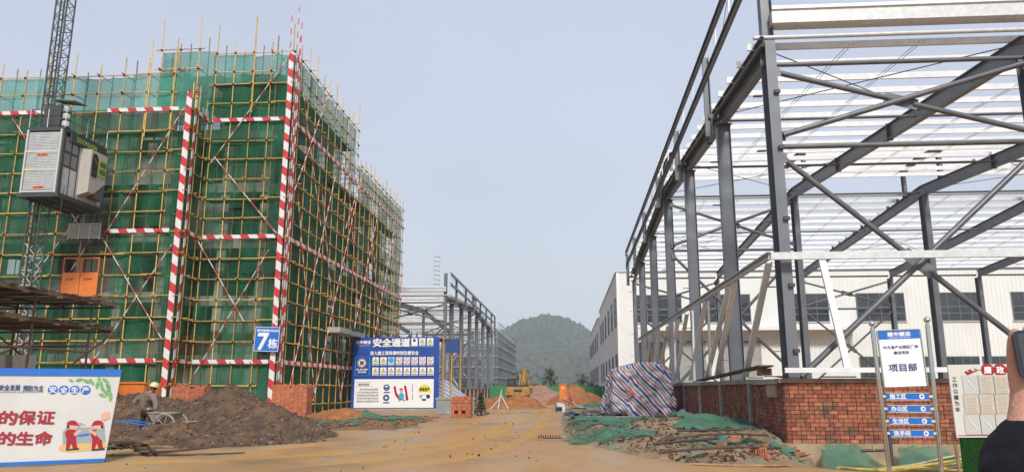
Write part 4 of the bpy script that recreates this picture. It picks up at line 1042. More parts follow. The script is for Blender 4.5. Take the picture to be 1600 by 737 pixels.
poly([(438, 594), (446, 594), (430, 612), (422, 610)], M_blk, .061); poly([(456, 594), (464, 592), (478, 608), (470, 612)], M_blk, .061)

for _k, _c in enumerate('珍爱生命安全第'): pt_(_c, 540 - _k * .5, 482 + _k * 17 + (8 if _k > 3 else 0), 10, M_blk, None, .01)
poly([(580, 542), (588, 505), (612, 480), (640, 474), (668, 486), (686, 510), (692, 546), (640, 536)], M_yel, .058)
pt_('安全生产', 636, 514, 26, M_blk, 78, .04)
discp(628, 578, 26, M_gry, .058); discp(628, 578, 22, M_wht, .060); discp(662, 572, 17, M_blk, .062); discp(604, 570, 13, M_gry, .062); rect(612, 590, 644, 606, M_blk, .063)
bx0 = M.translation.x
for k in range(5):
    x = bx0 + .3 + k * (wd - .6) / 4; bar('post', M_rust, (x, 56.95, -.1), (x, 56.95, ht + .3), .045, pb_)
for z in (.12, ht / 2, ht - .1): bar('rail_tube', M_rust, (bx0 - .1, 57.0, z), (bx0 + wd + .1, 57.0, z), .04, pb_)
for (x, y) in ((bx0 + wd + .22, 57.2), (bx0 + wd + .62, 58.8), (bx0 + wd + .34, 60.2), (bx0 + wd + 1.0, 61)): bar('post', M_pole, (x, y, -.1), (x, y, ht + .1), .06, pb_)
boxo('side_banner', M_ink, (bx0 + wd + .75, 58.6, ht - .55), (1.2, .05, 1.1), pb_, rz=.5); boxo('walk_roof', M_ply, (bx0 + wd / 2, 59.4, ht - .05), (wd, 4.4, .06), pb_)
boxo('curb_plate', M_conc, (bx0 + wd * .6, 56.2, .05), (wd * 1.1, .35, .14), pb_)

# covered heap behind the pallet
def tarpf(x, y): return smax([cone(x, y, -9.9, 60.5, 2.0, 2.6, 2.3, 1.8), cone(x, y, -8.7, 60.5, 1.6, 2.2, 1.3, 1.6)], .1) + .1 * fbm(x, y, 1.1, 3, 30)
M_tarp = stripes('blue white red striped tarpaulin', (.55, .56, .60), (.30, .33, .45), (.5, .1, 1.0), .3, .4, .5)
heightfield('tarp_heap', -13, -4.6, 56, 64, .2, tarpf, M_tarp, 'blue and white striped tarpaulin over a heap behind the upright brick stack', 'tarpaulin')
ca = thing('concrete_block', 'grey green concrete block behind the upright brick stack', 'block', (-7.2, 47, 0))
boxo('block', M_conslab, (-7.05, 48.5, .45), (2.4, 1.6, .9), ca); boxo('cap', M_conslab, (-7.05, 48.5, .96), (2.5, 1.7, .12), ca)
nb_ = MB(); q = random.Random(5)
for _ in range(420):
    z = q.uniform(0, 1.3); r_ = .38 * (1.35 - z) * q.random() ** .5; a = q.uniform(0, 6.28); p = Vector((-5.25 + r_ * math.cos(a), 46.3 + r_ * math.sin(a), z)); s = .05
    nb_.add([p + Vector((q.gauss(0, s), q.gauss(0, s), q.gauss(0, s))) for _ in range(4)], [(0, 1, 2, 3)])
tt = thing('small_fir', 'small black green fir right behind the upright brick stack', 'shrub', (-5.25, 46.3, 0)); nb_.obj('foliage', M_leaf, tt); bar('trunk', M_woodd, (-5.25, 46.3, -.05), (-5.25, 46.3, 1.2), .03, tt)
# bare white prop sticks
tp = thing('stick_tripod', 'bare pale sticks propped as a tripod at the road side', 'tripod', (-5.3, 62, 0))
for p0, p1 in (((-6.1, 60.4, 0), (-5.2, 60.6, 1.0)), ((-5.5, 60.2, 0), (-5.25, 60.6, 1.5)), ((-4.7, 60.4, 0), (-5.3, 60.6, 1.1)), ((-5.6, 61.2, 0), (-5.2, 60.6, 1.2))):
    MB().tube([p0, p1], [.05, .03], 6).obj('stick', M_trim, tp)
# ------------------------------------------------------------------ steel frame halls
def hall(name, label, X0, xs, ys, base, eave, ridge, par, side, back=True, purl=1.5, extra=True, group=None, wpost=None):
    """pitched steel portal hall. X0 road side line, xs grid lines across (from X0 away from the road), ys grid lines in depth;
    the roof rises from the near eave to a ridge in the middle and falls again. side: +1 when the hall lies to the right"""
    t = thing(name, label, 'building', (X0, ys[0], 0), group)
    yr = (ys[0] + ys[-1]) / 2 if wpost is None else wpost
    def rz(y): return eave + (ridge - eave) * (1 - abs(y - yr) / (yr - ys[0] if y < yr else ys[-1] - yr))
    H1 = isec(M_steel, .62, .30); H2 = isec(M_steel, .50, .30); RF = isec(M_steel, .62, .24); PU = csec(M_galvw, .21, .08); SM = isec(M_steel, .3, .2)
    PB = csec(M_steel, .26, .14)
    rd = .31
    for i, X in enumerate(xs):
        rows = [ys[0], yr, ys[-1]] if i else ys
        for j, y in enumerate(rows):
            end = i == 0 and 0 < j < len(rows) - 1
            top = rz(y) - rd
            up = (1, 0, 0) if end else (0, 1, 0)
            c = beam('column', H2 if end else H1, (X, y, base), (X, y, top if not (i == 0 and j == 0) else top + .6), up, t)
            boxo('cap_plate', M_steeld, (X, y, top - .012), (.6, .6, .024), t) if i == 0 and j else None
            if j == 0:
                for z in (2.6, 4.4, 6.3, 8.4, 10.1):
                    boxo('bracket', M_rod, (X + side * .09, y - .36, z), (.16, .1, .10), t)
            if i == 0 or j == 0:
                for z in ((2.6, 4.4, 6.3, 8.4, 10.1) if i == 0 else ()):   # girt brackets
                    if base < z < top: boxo('bracket', M_steeld, (X - side * .38, y - .02, z), (.34 if end else .26, .16, .02), t)
        for (a, b_) in ((ys[0], yr), (yr, ys[-1])):
            beam('rafter', RF, (X, a, rz(a)), (X, b_, rz(b_)), (0, 0, 1), t)
        boxo('splice_plate', M_steeld, (X, (ys[0] + yr) / 2 - 2, rz((ys[0] + yr) / 2 - 2)), (.26, .05, .74), t)
        boxo('splice_plate', M_steeld, (X, (ys[0] + yr) / 2 + 4, rz((ys[0] + yr) / 2 + 4)), (.26, .05, .74), t)
    xa, xb = X0 - side * .45, xs[-1] + side * .5
    ymon = 2.25
    y = ys[0] + .55; k = 0
    while y < ys[-1]:
        if abs(y - yr) > ymon:
            z = rz(y) + rd + .14
            for q in range(0, len(xs) - 1, 2):      # purlins in two-bay lengths
                x0 = xa if q == 0 else xs[q] - side * .1; x1 = xs[min(q + 2, len(xs) - 1)] + side * (.1 if q + 2 < len(xs) - 1 else .5)
                beam('purlin', PU, (x0, y + (.0 if q % 4 else .0), z + (.0 if q % 4 else .004)), (x1, y, z), (0, -.06 if y < yr else .06, 1), t)
        y += purl
    for s in (-1, 1):                                # raised ridge vent
        for X in xs: beam('vent_post', SM, (X, yr + s * ymon, rz(yr) + rd - .2), (X, yr + s * ymon, rz(yr) + 1.75), (0, 1, 0), t)
        bar('tie_tube', M_galv, (X0, yr + s * ymon, rz(yr) + rd + .02), (xs[-1], yr + s * ymon, rz(yr) + rd + .02), .07, t)
    for X in xs:
        for s in (-1, 1): beam('vent_rafter', SM, (X, yr + s * (ymon + .35), rz(yr) + 1.75), (X, yr, rz(yr) + 2.0), (0, 0, 1), t)
    for k in range(7):
        yy = yr + (k - 3) * .82; beam('vent_purlin', csec(M_galvw, .16, .06), (xa, yy, rz(yr) + 2.2 - abs(k - 3) * .08), (xb, yy, rz(yr) + 2.2 - abs(k - 3) * .08), (0, 0, 1), t)
    # tie tubes across, on every second frame line
    for j, y in enumerate(ys):
        zt = rz(y) - .12
        for i in range(len(xs) - 1):
            bar('tie_tube', M_steeld, (xs[i] + side * .15, y, zt - (.0 if j else .25)), (xs[i + 1] - side * .15, y, zt - (.0 if j else .25)), .075 if j in (0, len(ys) - 1) else .06, t)
    # wind bracing between columns in the first row, the ridge row and the last row
    for (y, bays) in ((ys[0], (0, 1)), (yr, (0, 3)), (ys[-1], (0, 2))):
        zt = rz(y) - .62; zm = base + (zt - base) * .735 if y != ys[0] else 8.5
        for i in bays:
            if i >= len(xs) - 1: continue
            a, b_ = xs[i] + side * .22, xs[i + 1] - side * .22; m = (a + b_) / 2
            bar('tie_tube', M_steeld, (a, y - .06, zm), (b_, y - .06, zm), .08, t)
            for (z0, z1) in ((zm + .32, zt), (base + .05, zm - .34)):
                bar('brace', M_steeld, (a, y - .17, z0), (b_, y - .17, z1), .085, t)
                zc = (z0 + z1) / 2; sl = (z1 - z0) / (b_ - a)
                bar('brace', M_steeld, (a, y - .02, z1), (m - side * .33, y - .02, zc + sl * side * .33), .085, t)
                bar('brace', M_steeld, (m + side * .33, y - .02, zc - sl * side * .33), (b_, y - .02, z0), .085, t)
                g = boxo('gusset_plate', M_steel, (m, y - .03, zc), (.95, .02, .34), t, ry=math.atan(sl))
                for sx in (-.36, -.28, .28, .36): boxo('bolt', M_rod, (m + sx, y - .05, zc - sl * sx), (.03, .03, .03), g)
                for (xx, zz) in ((a, z0), (a, z1), (b_, z0), (b_, z1)): boxo('gusset_plate', M_steel, (xx - side * (.02 if xx == a else -.02), y - .09, zz), (.22, .02, .3), t)
    # roof bracing rods and sag rods
    rod = M_rod
    for i in range(0, len(xs) - 1, 1):
        if i % 2 == 0:
            for j in range(0, len(ys) - 1, 2):
                z = lambda y: rz(y) + .1
                bar('brace_rod', rod, (xs[i], ys[j], z(ys[j])), (xs[i + 1], ys[j + 1], z(ys[j + 1])), .018, t, 5)
                bar('brace_rod', rod, (xs[i + 1], ys[j], z(ys[j])), (xs[i], ys[j + 1], z(ys[j + 1])), .018, t, 5)
        for f in (.36, .64):
            X = xs[i] + (xs[i + 1] - xs[i]) * f
            for s in (-1, 1):
                a, b_ = (ys[0] + .5, yr - ymon) if s < 0 else (yr + ymon, ys[-1] - .5)
                for o_ in (-.06, .06): bar('sag_rod', rod, (X + o_, a, rz(a) + rd + .14), (X + o_, b_, rz(b_) + rd + .14), .009, t, 4)
    # gutter box over the near eave and the framing of the parapet along the road
    boxo('gutter_box', M_galv, ((X0 + xb) / 2 + .1, ys[0] - .12, rz(ys[0]) + 1.02), (abs(xb - X0), .5, .42), t)
    boxo('gutter_cap', M_galvw, ((X0 + xb) / 2 + .1, ys[0] - .4, rz(ys[0]) + 1.28), (abs(xb - X0), .06, .1), t)
    bar('eave_tube', M_galv, (xa, ys[0] - .2, rz(ys[0]) + .42), (xb, ys[0] - .2, rz(ys[0]) + .42), .07, t)
    xp = X0 - side * .55
    for y in ys[1:]:
        beam('parapet_post', PB, (xp, y, rz(y) - .75), (xp, y, par(y)), (1, 0, 0), t)
        boxo('outrigger', M_steeld, (X0 - side * .28, y, rz(y) + .05), (.5, .2, .16), t)
    beam('parapet_post', isec(M_steel, .34, .34), (X0 + side * .0, ys[0] - .02, rz(ys[0]) + .3), (X0, ys[0] - .02, par(ys[0]) + .1), (1, 0, 0), t)
    CR = csec(M_steel, .30, .12)
    for q in range(len(ys) - 1):
        a, b_ = ys[q] - (.4 if q == 0 else 0), ys[q + 1]
        beam('parapet_rail', CR, (xp - side * .1, a, par(a)), (xp - side * .1, b_, par(b_)), (0, 0, 1), t)
        beam('parapet_rail', CR, (xp - side * .08, a, par(a) - 1.15), (xp - side * .08, b_, par(b_) - 1.15), (0, 0, 1), t)
        for f in (.33, .66):
            yy = a + (b_ - a) * f; boxo('stay', M_galv, (xp - side * .06, yy, par(yy) - .58), (.05, .07, 1.1), t)
        beam('edge_channel', csec(M_steel, .3, .1), (X0 - side * .2, a, rz(a) + .25), (X0 - side * .2, b_, rz(b_) + .25), (0, 0, 1), t)
    for yy in (ys[0] + .5, ys[0] + 2.4): bar('brace_rod', rod, (xp, yy, par(yy)), (xp, yy + 1.6, par(yy) - 1.15), .012, t, 4)
    # back parapet rail
    beam('parapet_rail', CR, (X0, ys[-1], rz(ys[-1]) + .5), (xb, ys[-1], rz(ys[-1]) + .5), (0, 0, 1), t)
    return t
YS = [21.5, 28.15, 36.3, 44.2, 52.6, 60.8, 68.0]
def parR(y): return 14.55 - (y - 21.5) * .021
hall('steel_hall', 'open grey steel hall frame with white roof purlins above the brick wall', 6.15, [6.15, 13.55, 20.95, 28.6, 36.1, 43.6], YS, 1.86, 11.45, 12.95, parR, 1, wpost=44.2)
YL = [82.2, 86.8, 95, 103.2, 111.4, 119.6, 127.8, 134]
hall('steel_hall', 'distant grey steel hall frame behind the blue passage board', -13.4, [-13.4, -20.8, -28.2, -35.6], YL, 1.2, 11.3, 12.6, lambda y: 14.1, -1)
# third frame: galvanised grid hall further on
def grid_hall(X0, ya, yb, h):
    t = thing('framed_hall', 'farthest hall on the left, pale galvanised grid of posts and rails on a brick plinth', 'building', (X0, ya, 0))
    n = 13
    CO = isec(M_steel, .3, .2); RA = csec(M_galv, .16, .08)
    for i in range(n):
        y = ya + (yb - ya) * i / (n - 1); beam('column', CO, (X0, y, 1), (X0, y, h - 1.2), (1, 0, 0), t)
    for i in range(2 * n):
        y = ya + (yb - ya) * i / (2 * n - 1); boxo('stud', M_steel, (X0 + .35, y, (h + 1) / 2 - .5), (.08, .12, h - 3), t)
    for z in (1.9, 3.6, 5.6, 7.6, 9.6, 11.2): beam('rail', RA, (X0 + .45, ya, z), (X0 + .45, yb, z), (0, 0, 1), t)
    for z in (h - 1.2, h): beam('parapet_rail', RA, (X0 + .6, ya, z), (X0 + .6, yb, z), (0, 0, 1), t)
    for i in range(12): y = ya + (yb - ya) * i / 11; boxo('parapet_post', M_steel, (X0 + .6, y, h - .7), (.12, .16, 1.5), t)
    for k in range(6):
        x = X0 - 1.4 - k * 3; beam('column', CO, (x, ya, 1), (x, ya, h - 1.2), (1, 0, 0), t); boxo('stud', M_steel, (x + 1.2, ya - .2, h / 2), (.12, .1, h - 3), t)
    for z in (1.9, 3.6, 5.6, 7.6, 9.6, 11.2, h - 1.2, h): beam('rail', RA, (X0 + .4, ya - .2, z), (X0 - 18, ya - .2, z), (0, 0, 1), t)
    for k in range(22):
        y = ya + 1 + k * (yb - ya - 2) / 21; beam('purlin', csec(M_galv, .2, .09), (X0, y, h - 1), (X0 - 18, y, h - 1), (0, 0, 1), t)
    for k in range(5):
        bar('brace', M_galv, (X0 - 1.4 - k * 3, ya + .1, 2), (X0 - 4.4 - k * 3, ya + .1, 6), .08, t); bar('brace', M_galv, (X0 - 4.4 - k * 3, ya + .1, 6), (X0 - 1.4 - k * 3, ya + .1, 10), .08, t)
    boxo('brick_plinth', M_brickd, (X0 + .2, (ya + yb) / 2, .6), (.4, yb - ya, 1.6), t); boxo('brick_plinth', M_brickd, (X0 - 9, ya - .1, .6), (18, .4, 1.596), t)
    boxo('backing_wall', M_steeld, (X0 - 8, (ya + yb) / 2, 4.5), (.3, yb - ya, 8), t)  # added dark backing that imitates the dim inside of the hall
    return t
grid_hall(-13.6, 144, 196, 14.0)
# low brick walls and inner braces of the nearer left hall
lw = thing('brick_wall', 'low dull brick wall under the distant left steel hall', 'wall', (-13.4, 108, 0))
boxo('wall', M_brickd, (-13.1, 108, .75), (.3, 52, 1.5), lw); boxo('coping', M_conc, (-13.1, 108, 1.56), (.4, 52, .12), lw)
for k in range(12): boxo('pier', M_conc, (-12.92, 83 + k * 4.4, .76), (.14, .4, 1.5), lw)
boxo('wall', M_brickd, (-20, 81.9, .75), (13.4, .3, 1.5), lw)
for k in range(6): 
    bar('brace', M_galv, (-13.6 - k * .9, 96 + k * 6, 1.5), (-15.6 - k * .9, 96 + k * 6, 4.4), .08, lw); bar('brace', M_galv, (-15.6 - k * .9, 96 + k * 6, 4.4), (-13.6 - k * .9, 96 + k * 6, 7.6), .08, lw)
lad = thing('ladder_mast', 'thin rung ladder standing up above the roof of the distant left hall', 'ladder', (-14.9, 84, 12))
for s in (0, .62): bar('rail', M_galv, (-14.9 + s, 83, 12.2), (-14.9 + s, 83, 16.6), .02, lad, 5)
for k in range(8): bar('rung', M_rod, (-14.95, 83, 12.6 + k * .52), (-14.2, 83, 12.5 + k * .52), .028, lad, 5)

# ------------------------------------------------------------------ white factory behind
def factory(name, label, x0, x1, y0, y1, h, fwin, swin, doors=True):
    t = thing(name, label, 'building', (x0, y0, 0))
    boxo('wall', M_white, ((x0 + x1) / 2, y0 + .1, h / 2), (x1 - x0, .2, h), t)
    boxo('wall', M_whited, (x0 + .1, (y0 + y1) / 2 + .1, h / 2), (.2, y1 - y0 - .2, h), t)
    boxo('roof', M_trim, ((x0 + x1) / 2 + .1, (y0 + y1) / 2 + .1, h - .5), (x1 - x0 - .2, y1 - y0 - .2, .1), t)
    boxo('coping', M_trim, ((x0 + x1) / 2, y0 + .05, h + .06), (x1 - x0 + .2, .4, .12), t); boxo('coping', M_trim, (x0 + .05, (y0 + y1) / 2 + .2, h + .06), (.4, y1 - y0 - .3, .12), t)
    boxo('corner_trim', M_galvw, (x0 + .1, y0 - .02, h / 2), (.28, .06, h), t)
    b = MB(); n = int((x1 - x0) / .45)
    for k in range(n): b.box((x0 + .4 + k * .45, y0 - .012, h / 2 + .6), (.05, .024, h - 1.4))
    b.obj('cladding_rib', M_white, t, kind='stuff')
    b = MB(); n = int((y1 - y0) / .45)
    for k in range(n): b.box((x0 - .012, y0 + .4 + k * .45, h / 2 + .3), (.024, .05, h - .8))
    b.obj('cladding_rib', M_whited, t, kind='stuff')
    boxo('plinth', M_conc, (x0 - .03, (y0 + y1) / 2, .4), (.1, y1 - y0, .8), t); boxo('plinth', M_conc, ((x0 + x1) / 2, y0 - .03, .4), (x1 - x0, .1, .802), t)
    for (xa, xb, za, zb) in fwin:
        g = boxo('window', M_glass, ((xa + xb) / 2, y0 - .03, (za + zb) / 2), (xb - xa, .05, zb - za), t)
        for q in range(5): boxo('frame', M_frame, (xa + (xb - xa) * q / 4, y0 - .07, (za + zb) / 2), (.09, .05, zb - za + .06), g)
        for z in ((za, zb, za + (zb - za) * .5, za + (zb - za) * .27) if zb - za > 2.4 else (za, zb)): boxo('frame', M_frame, ((xa + xb) / 2, y0 - .075, z), (xb - xa + .1, .04, .09), g)
        boxo('sill', M_trim, ((xa + xb) / 2, y0 - .08, za - .1), (xb - xa + .3, .14, .08), g)
    for (ya, yb, za, zb) in swin:
        g = boxo('window', M_glass, (x0 - .03, (ya + yb) / 2, (za + zb) / 2), (.05, yb - ya, zb - za), t)
        for yy in (ya, yb): boxo('frame', M_frame, (x0 - .07, yy, (za + zb) / 2), (.06, .12, zb - za + .06), g)
        for z in (za, zb, (za + zb) / 2): boxo('frame', M_frame, (x0 - .072, (ya + yb) / 2, z), (.05, yb - ya, .1), g)
    if doors:
        for (xa, xb) in ((16.9, 21.4), (12.4, 15.4)):
            d_ = boxo('shutter_door', M_shut, ((xa + xb) / 2, y0 - .03, 3.4), (xb - xa, .05, 6.4), t)
            b = MB()
            for k in range(26): b.box(((xa + xb) / 2, y0 - .075, .4 + k * .24), (xb - xa, .04, .12))
            b.obj('slat', M_shut, d_)
            boxo('frame', M_frame, ((xa + xb) / 2, y0 - .08, 6.66), (xb - xa + .3, .1, .16), d_)
        c_ = boxo('canopy', M_trim, (20.0, y0 - 1.0, 8.05), (23.0, 2.0, .16), t)
        boxo('fascia', M_white, (20.0, y0 - 2.02, 7.98), (23.2, .06, .4), c_)
    return t
fw_ = [(a, a + w_, 8.85, 11.9) for a, w_ in ((7.8, 5.1), (15.5, 5.0), (24.0, 5.0), (32.1, 5.1), (40.5, 5.0), (48.6, 5.1))]
fw_ += [(a, a + 3.4, 2.7, 4.95) for a in (31.9, 36.2, 41.0, 44.8, 49.0)] + [(8.0, 10.8, 1.8, 6.6)]
sw_ = []
for y in (87.6, 94.6, 102.2, 110.5, 118.6, 125.5): sw_ += [(y, y + 2.1, 8.7, 11.9), (y, y + 2.1, 2.6, 5.4)]
factory('white_factory', 'white ribbed factory behind the right steel hall with dark windows and roller shutters', 5.75, 64, 85.5, 132, 14.6, fw_, sw_)
sw2 = []
for k in range(6): yy = 136 + k * 8.3; sw2 += [(yy, yy + 2.6, 8.2, 11.2), (yy, yy + 2.6, 2.6, 5.4)]
factory('white_factory', 'lower far wing of the white factory at the end of the road', 5.5, 40, 132.3, 184, 13.6, [], sw2, doors=False)

# ------------------------------------------------------------------ brick wall under the right hall
WX, WY, WH = 5.85, 21.2, 1.84
bw = thing('brick_wall', 'red brick wall with concrete coping that carries the right steel hall', 'wall', (WX, WY, 0))
boxo('mortar_core', M_mortar, ((WX + 12.5) / 2 + .014, WY + .13, .98), (12.5 - WX - .03, .2, 1.56), bw)
boxo('mortar_core', M_mortar, (WX + .13, (WY + 49) / 2 + .12, .92), (.2, 49 - WY - .2, 1.70), bw)
boxo('concrete_plinth', M_plinth, (WX + 3.9, WY + .10, -.2), (8.4, .3, .72), bw)
q = random.Random(4); course = .1075; ch = course - .012
cells = []
for r_ in range(15):
    x = WX + .004; z = .165 + r_ * course; i = 0
    while x < 12.1:
        L_ = .235 if (i + r_) % 3 else .115
        if r_ % 2 and i == 0: L_ = .115
        cells.append((x, L_, z)); x += L_ + .012; i += 1
cells.sort(key=lambda c: abs(c[0] - 8.0) + (0 if c[1] > .2 else .0))
stb = MB()
for k, (x, L_, z) in enumerate(cells):
    prj = q.uniform(-.004, .008)
    if k < 300: boxo('brick', M_brick, (x + L_ / 2, WY + .02 - prj, z + ch / 2), (L_ - q.uniform(0, .012), .06, ch - q.uniform(0, .006)), bw, ry=q.gauss(0, .006))
    else: stb.box((x + L_ / 2, WY + .02 - prj, z + ch / 2), (L_, .06, ch), k % 2)
stb.obj('brickwork', [M_brick, M_brickd], bw, kind='stuff')
# the side along the heap: brick courses as one part, mixed darker to colour in its shade
sb = MB()
for r_ in range(15):
    y = WY + .03; z = .165 + r_ * course; i = r_
    while y < 48.8:
        L_ = .235 if i % 3 else .115
        sb.box((WX + .02 - q.uniform(-.004, .012), y + L_ / 2, z + ch / 2), (.06, L_, ch), q.choice((0, 0, 1, 1, 2, 3))); y += L_ + .02; i += 1
sb.obj('brickwork', [M_brickd, mat('dull red brick', (.32, .10, .055), .9, 0, 0, 2, (.19, .06, .04), bump=.4), mat('bright red brick', (.42, .14, .07), .9, 0, 0, 2, (.28, .09, .05), bump=.4), M_mortar], bw, kind='stuff')
for y in (25.0, 29.6, 34.2, 38.8, 43.4, 48): boxo('concrete_post', M_conc, (WX - .045, y, .9), (.09, .24, 1.8), bw)
boxo('coping', mat('stained coping concrete', (.30, .20, .15), .9, 0, 0, 2.5, (.16, .12, .10), bump=.4), (WX + 3.3, WY + .1, WH - .035), (6.9, .36, .11), bw)
x_ = 0
for k in range(18): boxo('coping_block', M_conc, (WX + .1, WY + .95 + k * 1.55, WH - .05 + q.uniform(-.015, .02)), (.42, 1.5, .14), bw, rz=q.gauss(0, .006))
boxo('pier_block', M_plinth, (WX - .02, WY + 1.1, 1.52), (.1, 1.0, .34), bw)
boxo('plaster_panel', mat('stained render', (.42, .36, .28), .9, 0, 0, 3, (.30, .24, .17), bump=.3, dirt=((.12, .09, .05), 9, .60)), (12.6 + .0, WY + .06, .85), (3.2, .24, 1.62), bw)
for k, (x, y, z, l, rz_, m) in enumerate(((7.3, 21.15, 1.9, .9, .05, M_ply), (8.4, 21.2, 1.92, .7, -.2, M_woodd), (6.3, 23, 1.92, 1.2, 1.2, M_ply), (6.1, 25.2, 1.93, 1.0, 1.0, M_conslab), (6.0, 22.3, 1.93, .8, .3, M_wood))):
    tag(boxo('board_scrap', m, (x, y, z), (l, .14, .035), rz=rz_, rx=.03), ['short brown board scrap on the front coping left of the sign poles', 'dark board scrap on the front coping behind the sign poles', 'thin plank scrap on the side coping behind the long board', 'pale slab scrap lying farther along the side coping', 'cut timber scrap at the wall corner'][k], 'board', 'scraps on the wall coping')
pl = thing('long_plank', 'long dark brown board lying along the top of the brick wall, one end raised', 'board', (5.7, 30, 1.9))
p0_, p1_ = Vector((5.62, 22.0, 2.22)), Vector((5.75, 33.5, 1.93))
obj('board', isec(M_ply, .05, .42, .02, .3), pl, along(p0_, p1_, (0, 0, 1)))
boxo('pack', M_wood, (5.66, 22.4, 2.06), (.3, .3, .2), pl, rz=.3)

# ------------------------------------------------------------------ galvanised secondary frame standing on the wall
gf = thing('galvanised_frame', 'bright galvanised channel frame with slanting struts standing on the brick wall round the corner', 'frame', (5.65, 20.85, 1.9))
GX, GY = 5.62, 20.8
CT = csec(M_galv, .20, .12); CS = csec(M_galvw, .18, .08); CB = csec(M_galvw, .13, .1)
beam('top_rail', CT, (GX, GY - .1, 5.16), (GX, 60, 5.30), (0, 0, 1), gf)
beam('top_rail', CT, (GX - .05, GY, 5.17), (13.4, GY, 5.17), (0, 0, 1), gf)
beam('bottom_rail', CB, (5.8, GY, 2.07), (10.2, GY, 2.08), (0, 0, 1), gf)
beam('strut', CS, (7.02, GY + .04, 5.08), (7.46, GY + .04, 2.1), (1, 0, 0), gf)
beam('strut', CS, (13.3, GY + .04, 5.08), (12.7, GY + .04, 2.0), (1, 0, 0), gf)
for (ya, yb_) in ((21.3, 25.0), (25.8, 29.8), (26.7, 31.9), (31.3, 36.0), (36.2, 41), (39.0, 44), (43.0, 49), (47, 53), (52, 58)):
    beam('strut', CS, (GX + .1, ya, 5.05), (GX + .1, yb_, 1.95), (1, 0, 0), gf)
for y in (30.6, 40.5, 34.5): beam('strut', CS, (GX + .12, y, 5.05), (GX + .12, y + .4, 1.95), (0, 1, 0), gf)
# ------------------------------------------------------------------ striped covered heap
def stripe_tarp():
    m = stripes('red white blue striped woven tarpaulin', (.5, .5, .54), (.07, .12, .33), (1, 0, 0), 1, .45, .35); t = m.node_tree; b = t.nodes['Principled BSDF']
    uv = t.nodes.new('ShaderNodeUVMap'); uv.uv_map = 'cloth'; s = t.nodes.new('ShaderNodeSeparateXYZ'); t.links.new(uv.outputs[0], s.inputs[0])
    f = t.nodes.new('ShaderNodeMath'); f.operation = 'FRACT'; t.links.new(s.outputs['X'], f.inputs[0])
    r = t.nodes.new('ShaderNodeValToRGB'); r.color_ramp.interpolation = 'CONSTANT'; e = r.color_ramp.elements
    e[0].position = 0; e[0].color = (.05, .10, .28, 1); e[1].position = .24; e[1].color = (.68, .69, .73, 1)
    for p_, c in ((.38, (.46, .14, .17)), (.56, (.68, .68, .72)), (.66, (.36, .27, .24)), (.86, (.68, .69, .73))): x = e.new(p_); x.color = (*c, 1)
    t.links.new(f.outputs[0], r.inputs[0])
    n = t.nodes.new('ShaderNodeTexNoise'); n.inputs['Scale'].default_value = 2.2; n.inputs['Detail'].default_value = 7
    g = t.nodes.new('ShaderNodeNewGeometry'); t.links.new(g.outputs['Position'], n.inputs['Vector'])
    mr = t.nodes.new('ShaderNodeMapRange'); mr.inputs[1].default_value = .3; mr.inputs[2].default_value = .7; mr.inputs[3].default_value = .6; mr.inputs[4].default_value = 1; t.links.new(n.outputs[0], mr.inputs[0])
    x = t.nodes.new('ShaderNodeMixRGB'); x.blend_type = 'MULTIPLY'; x.inputs[0].default_value = 1; t.links.new(r.outputs[0], x.inputs[1]); t.links.new(mr.outputs[0], x.inputs[2])
    t.links.new(x.outputs[0], b.inputs['Base Color']); return m
M_st = stripe_tarp()
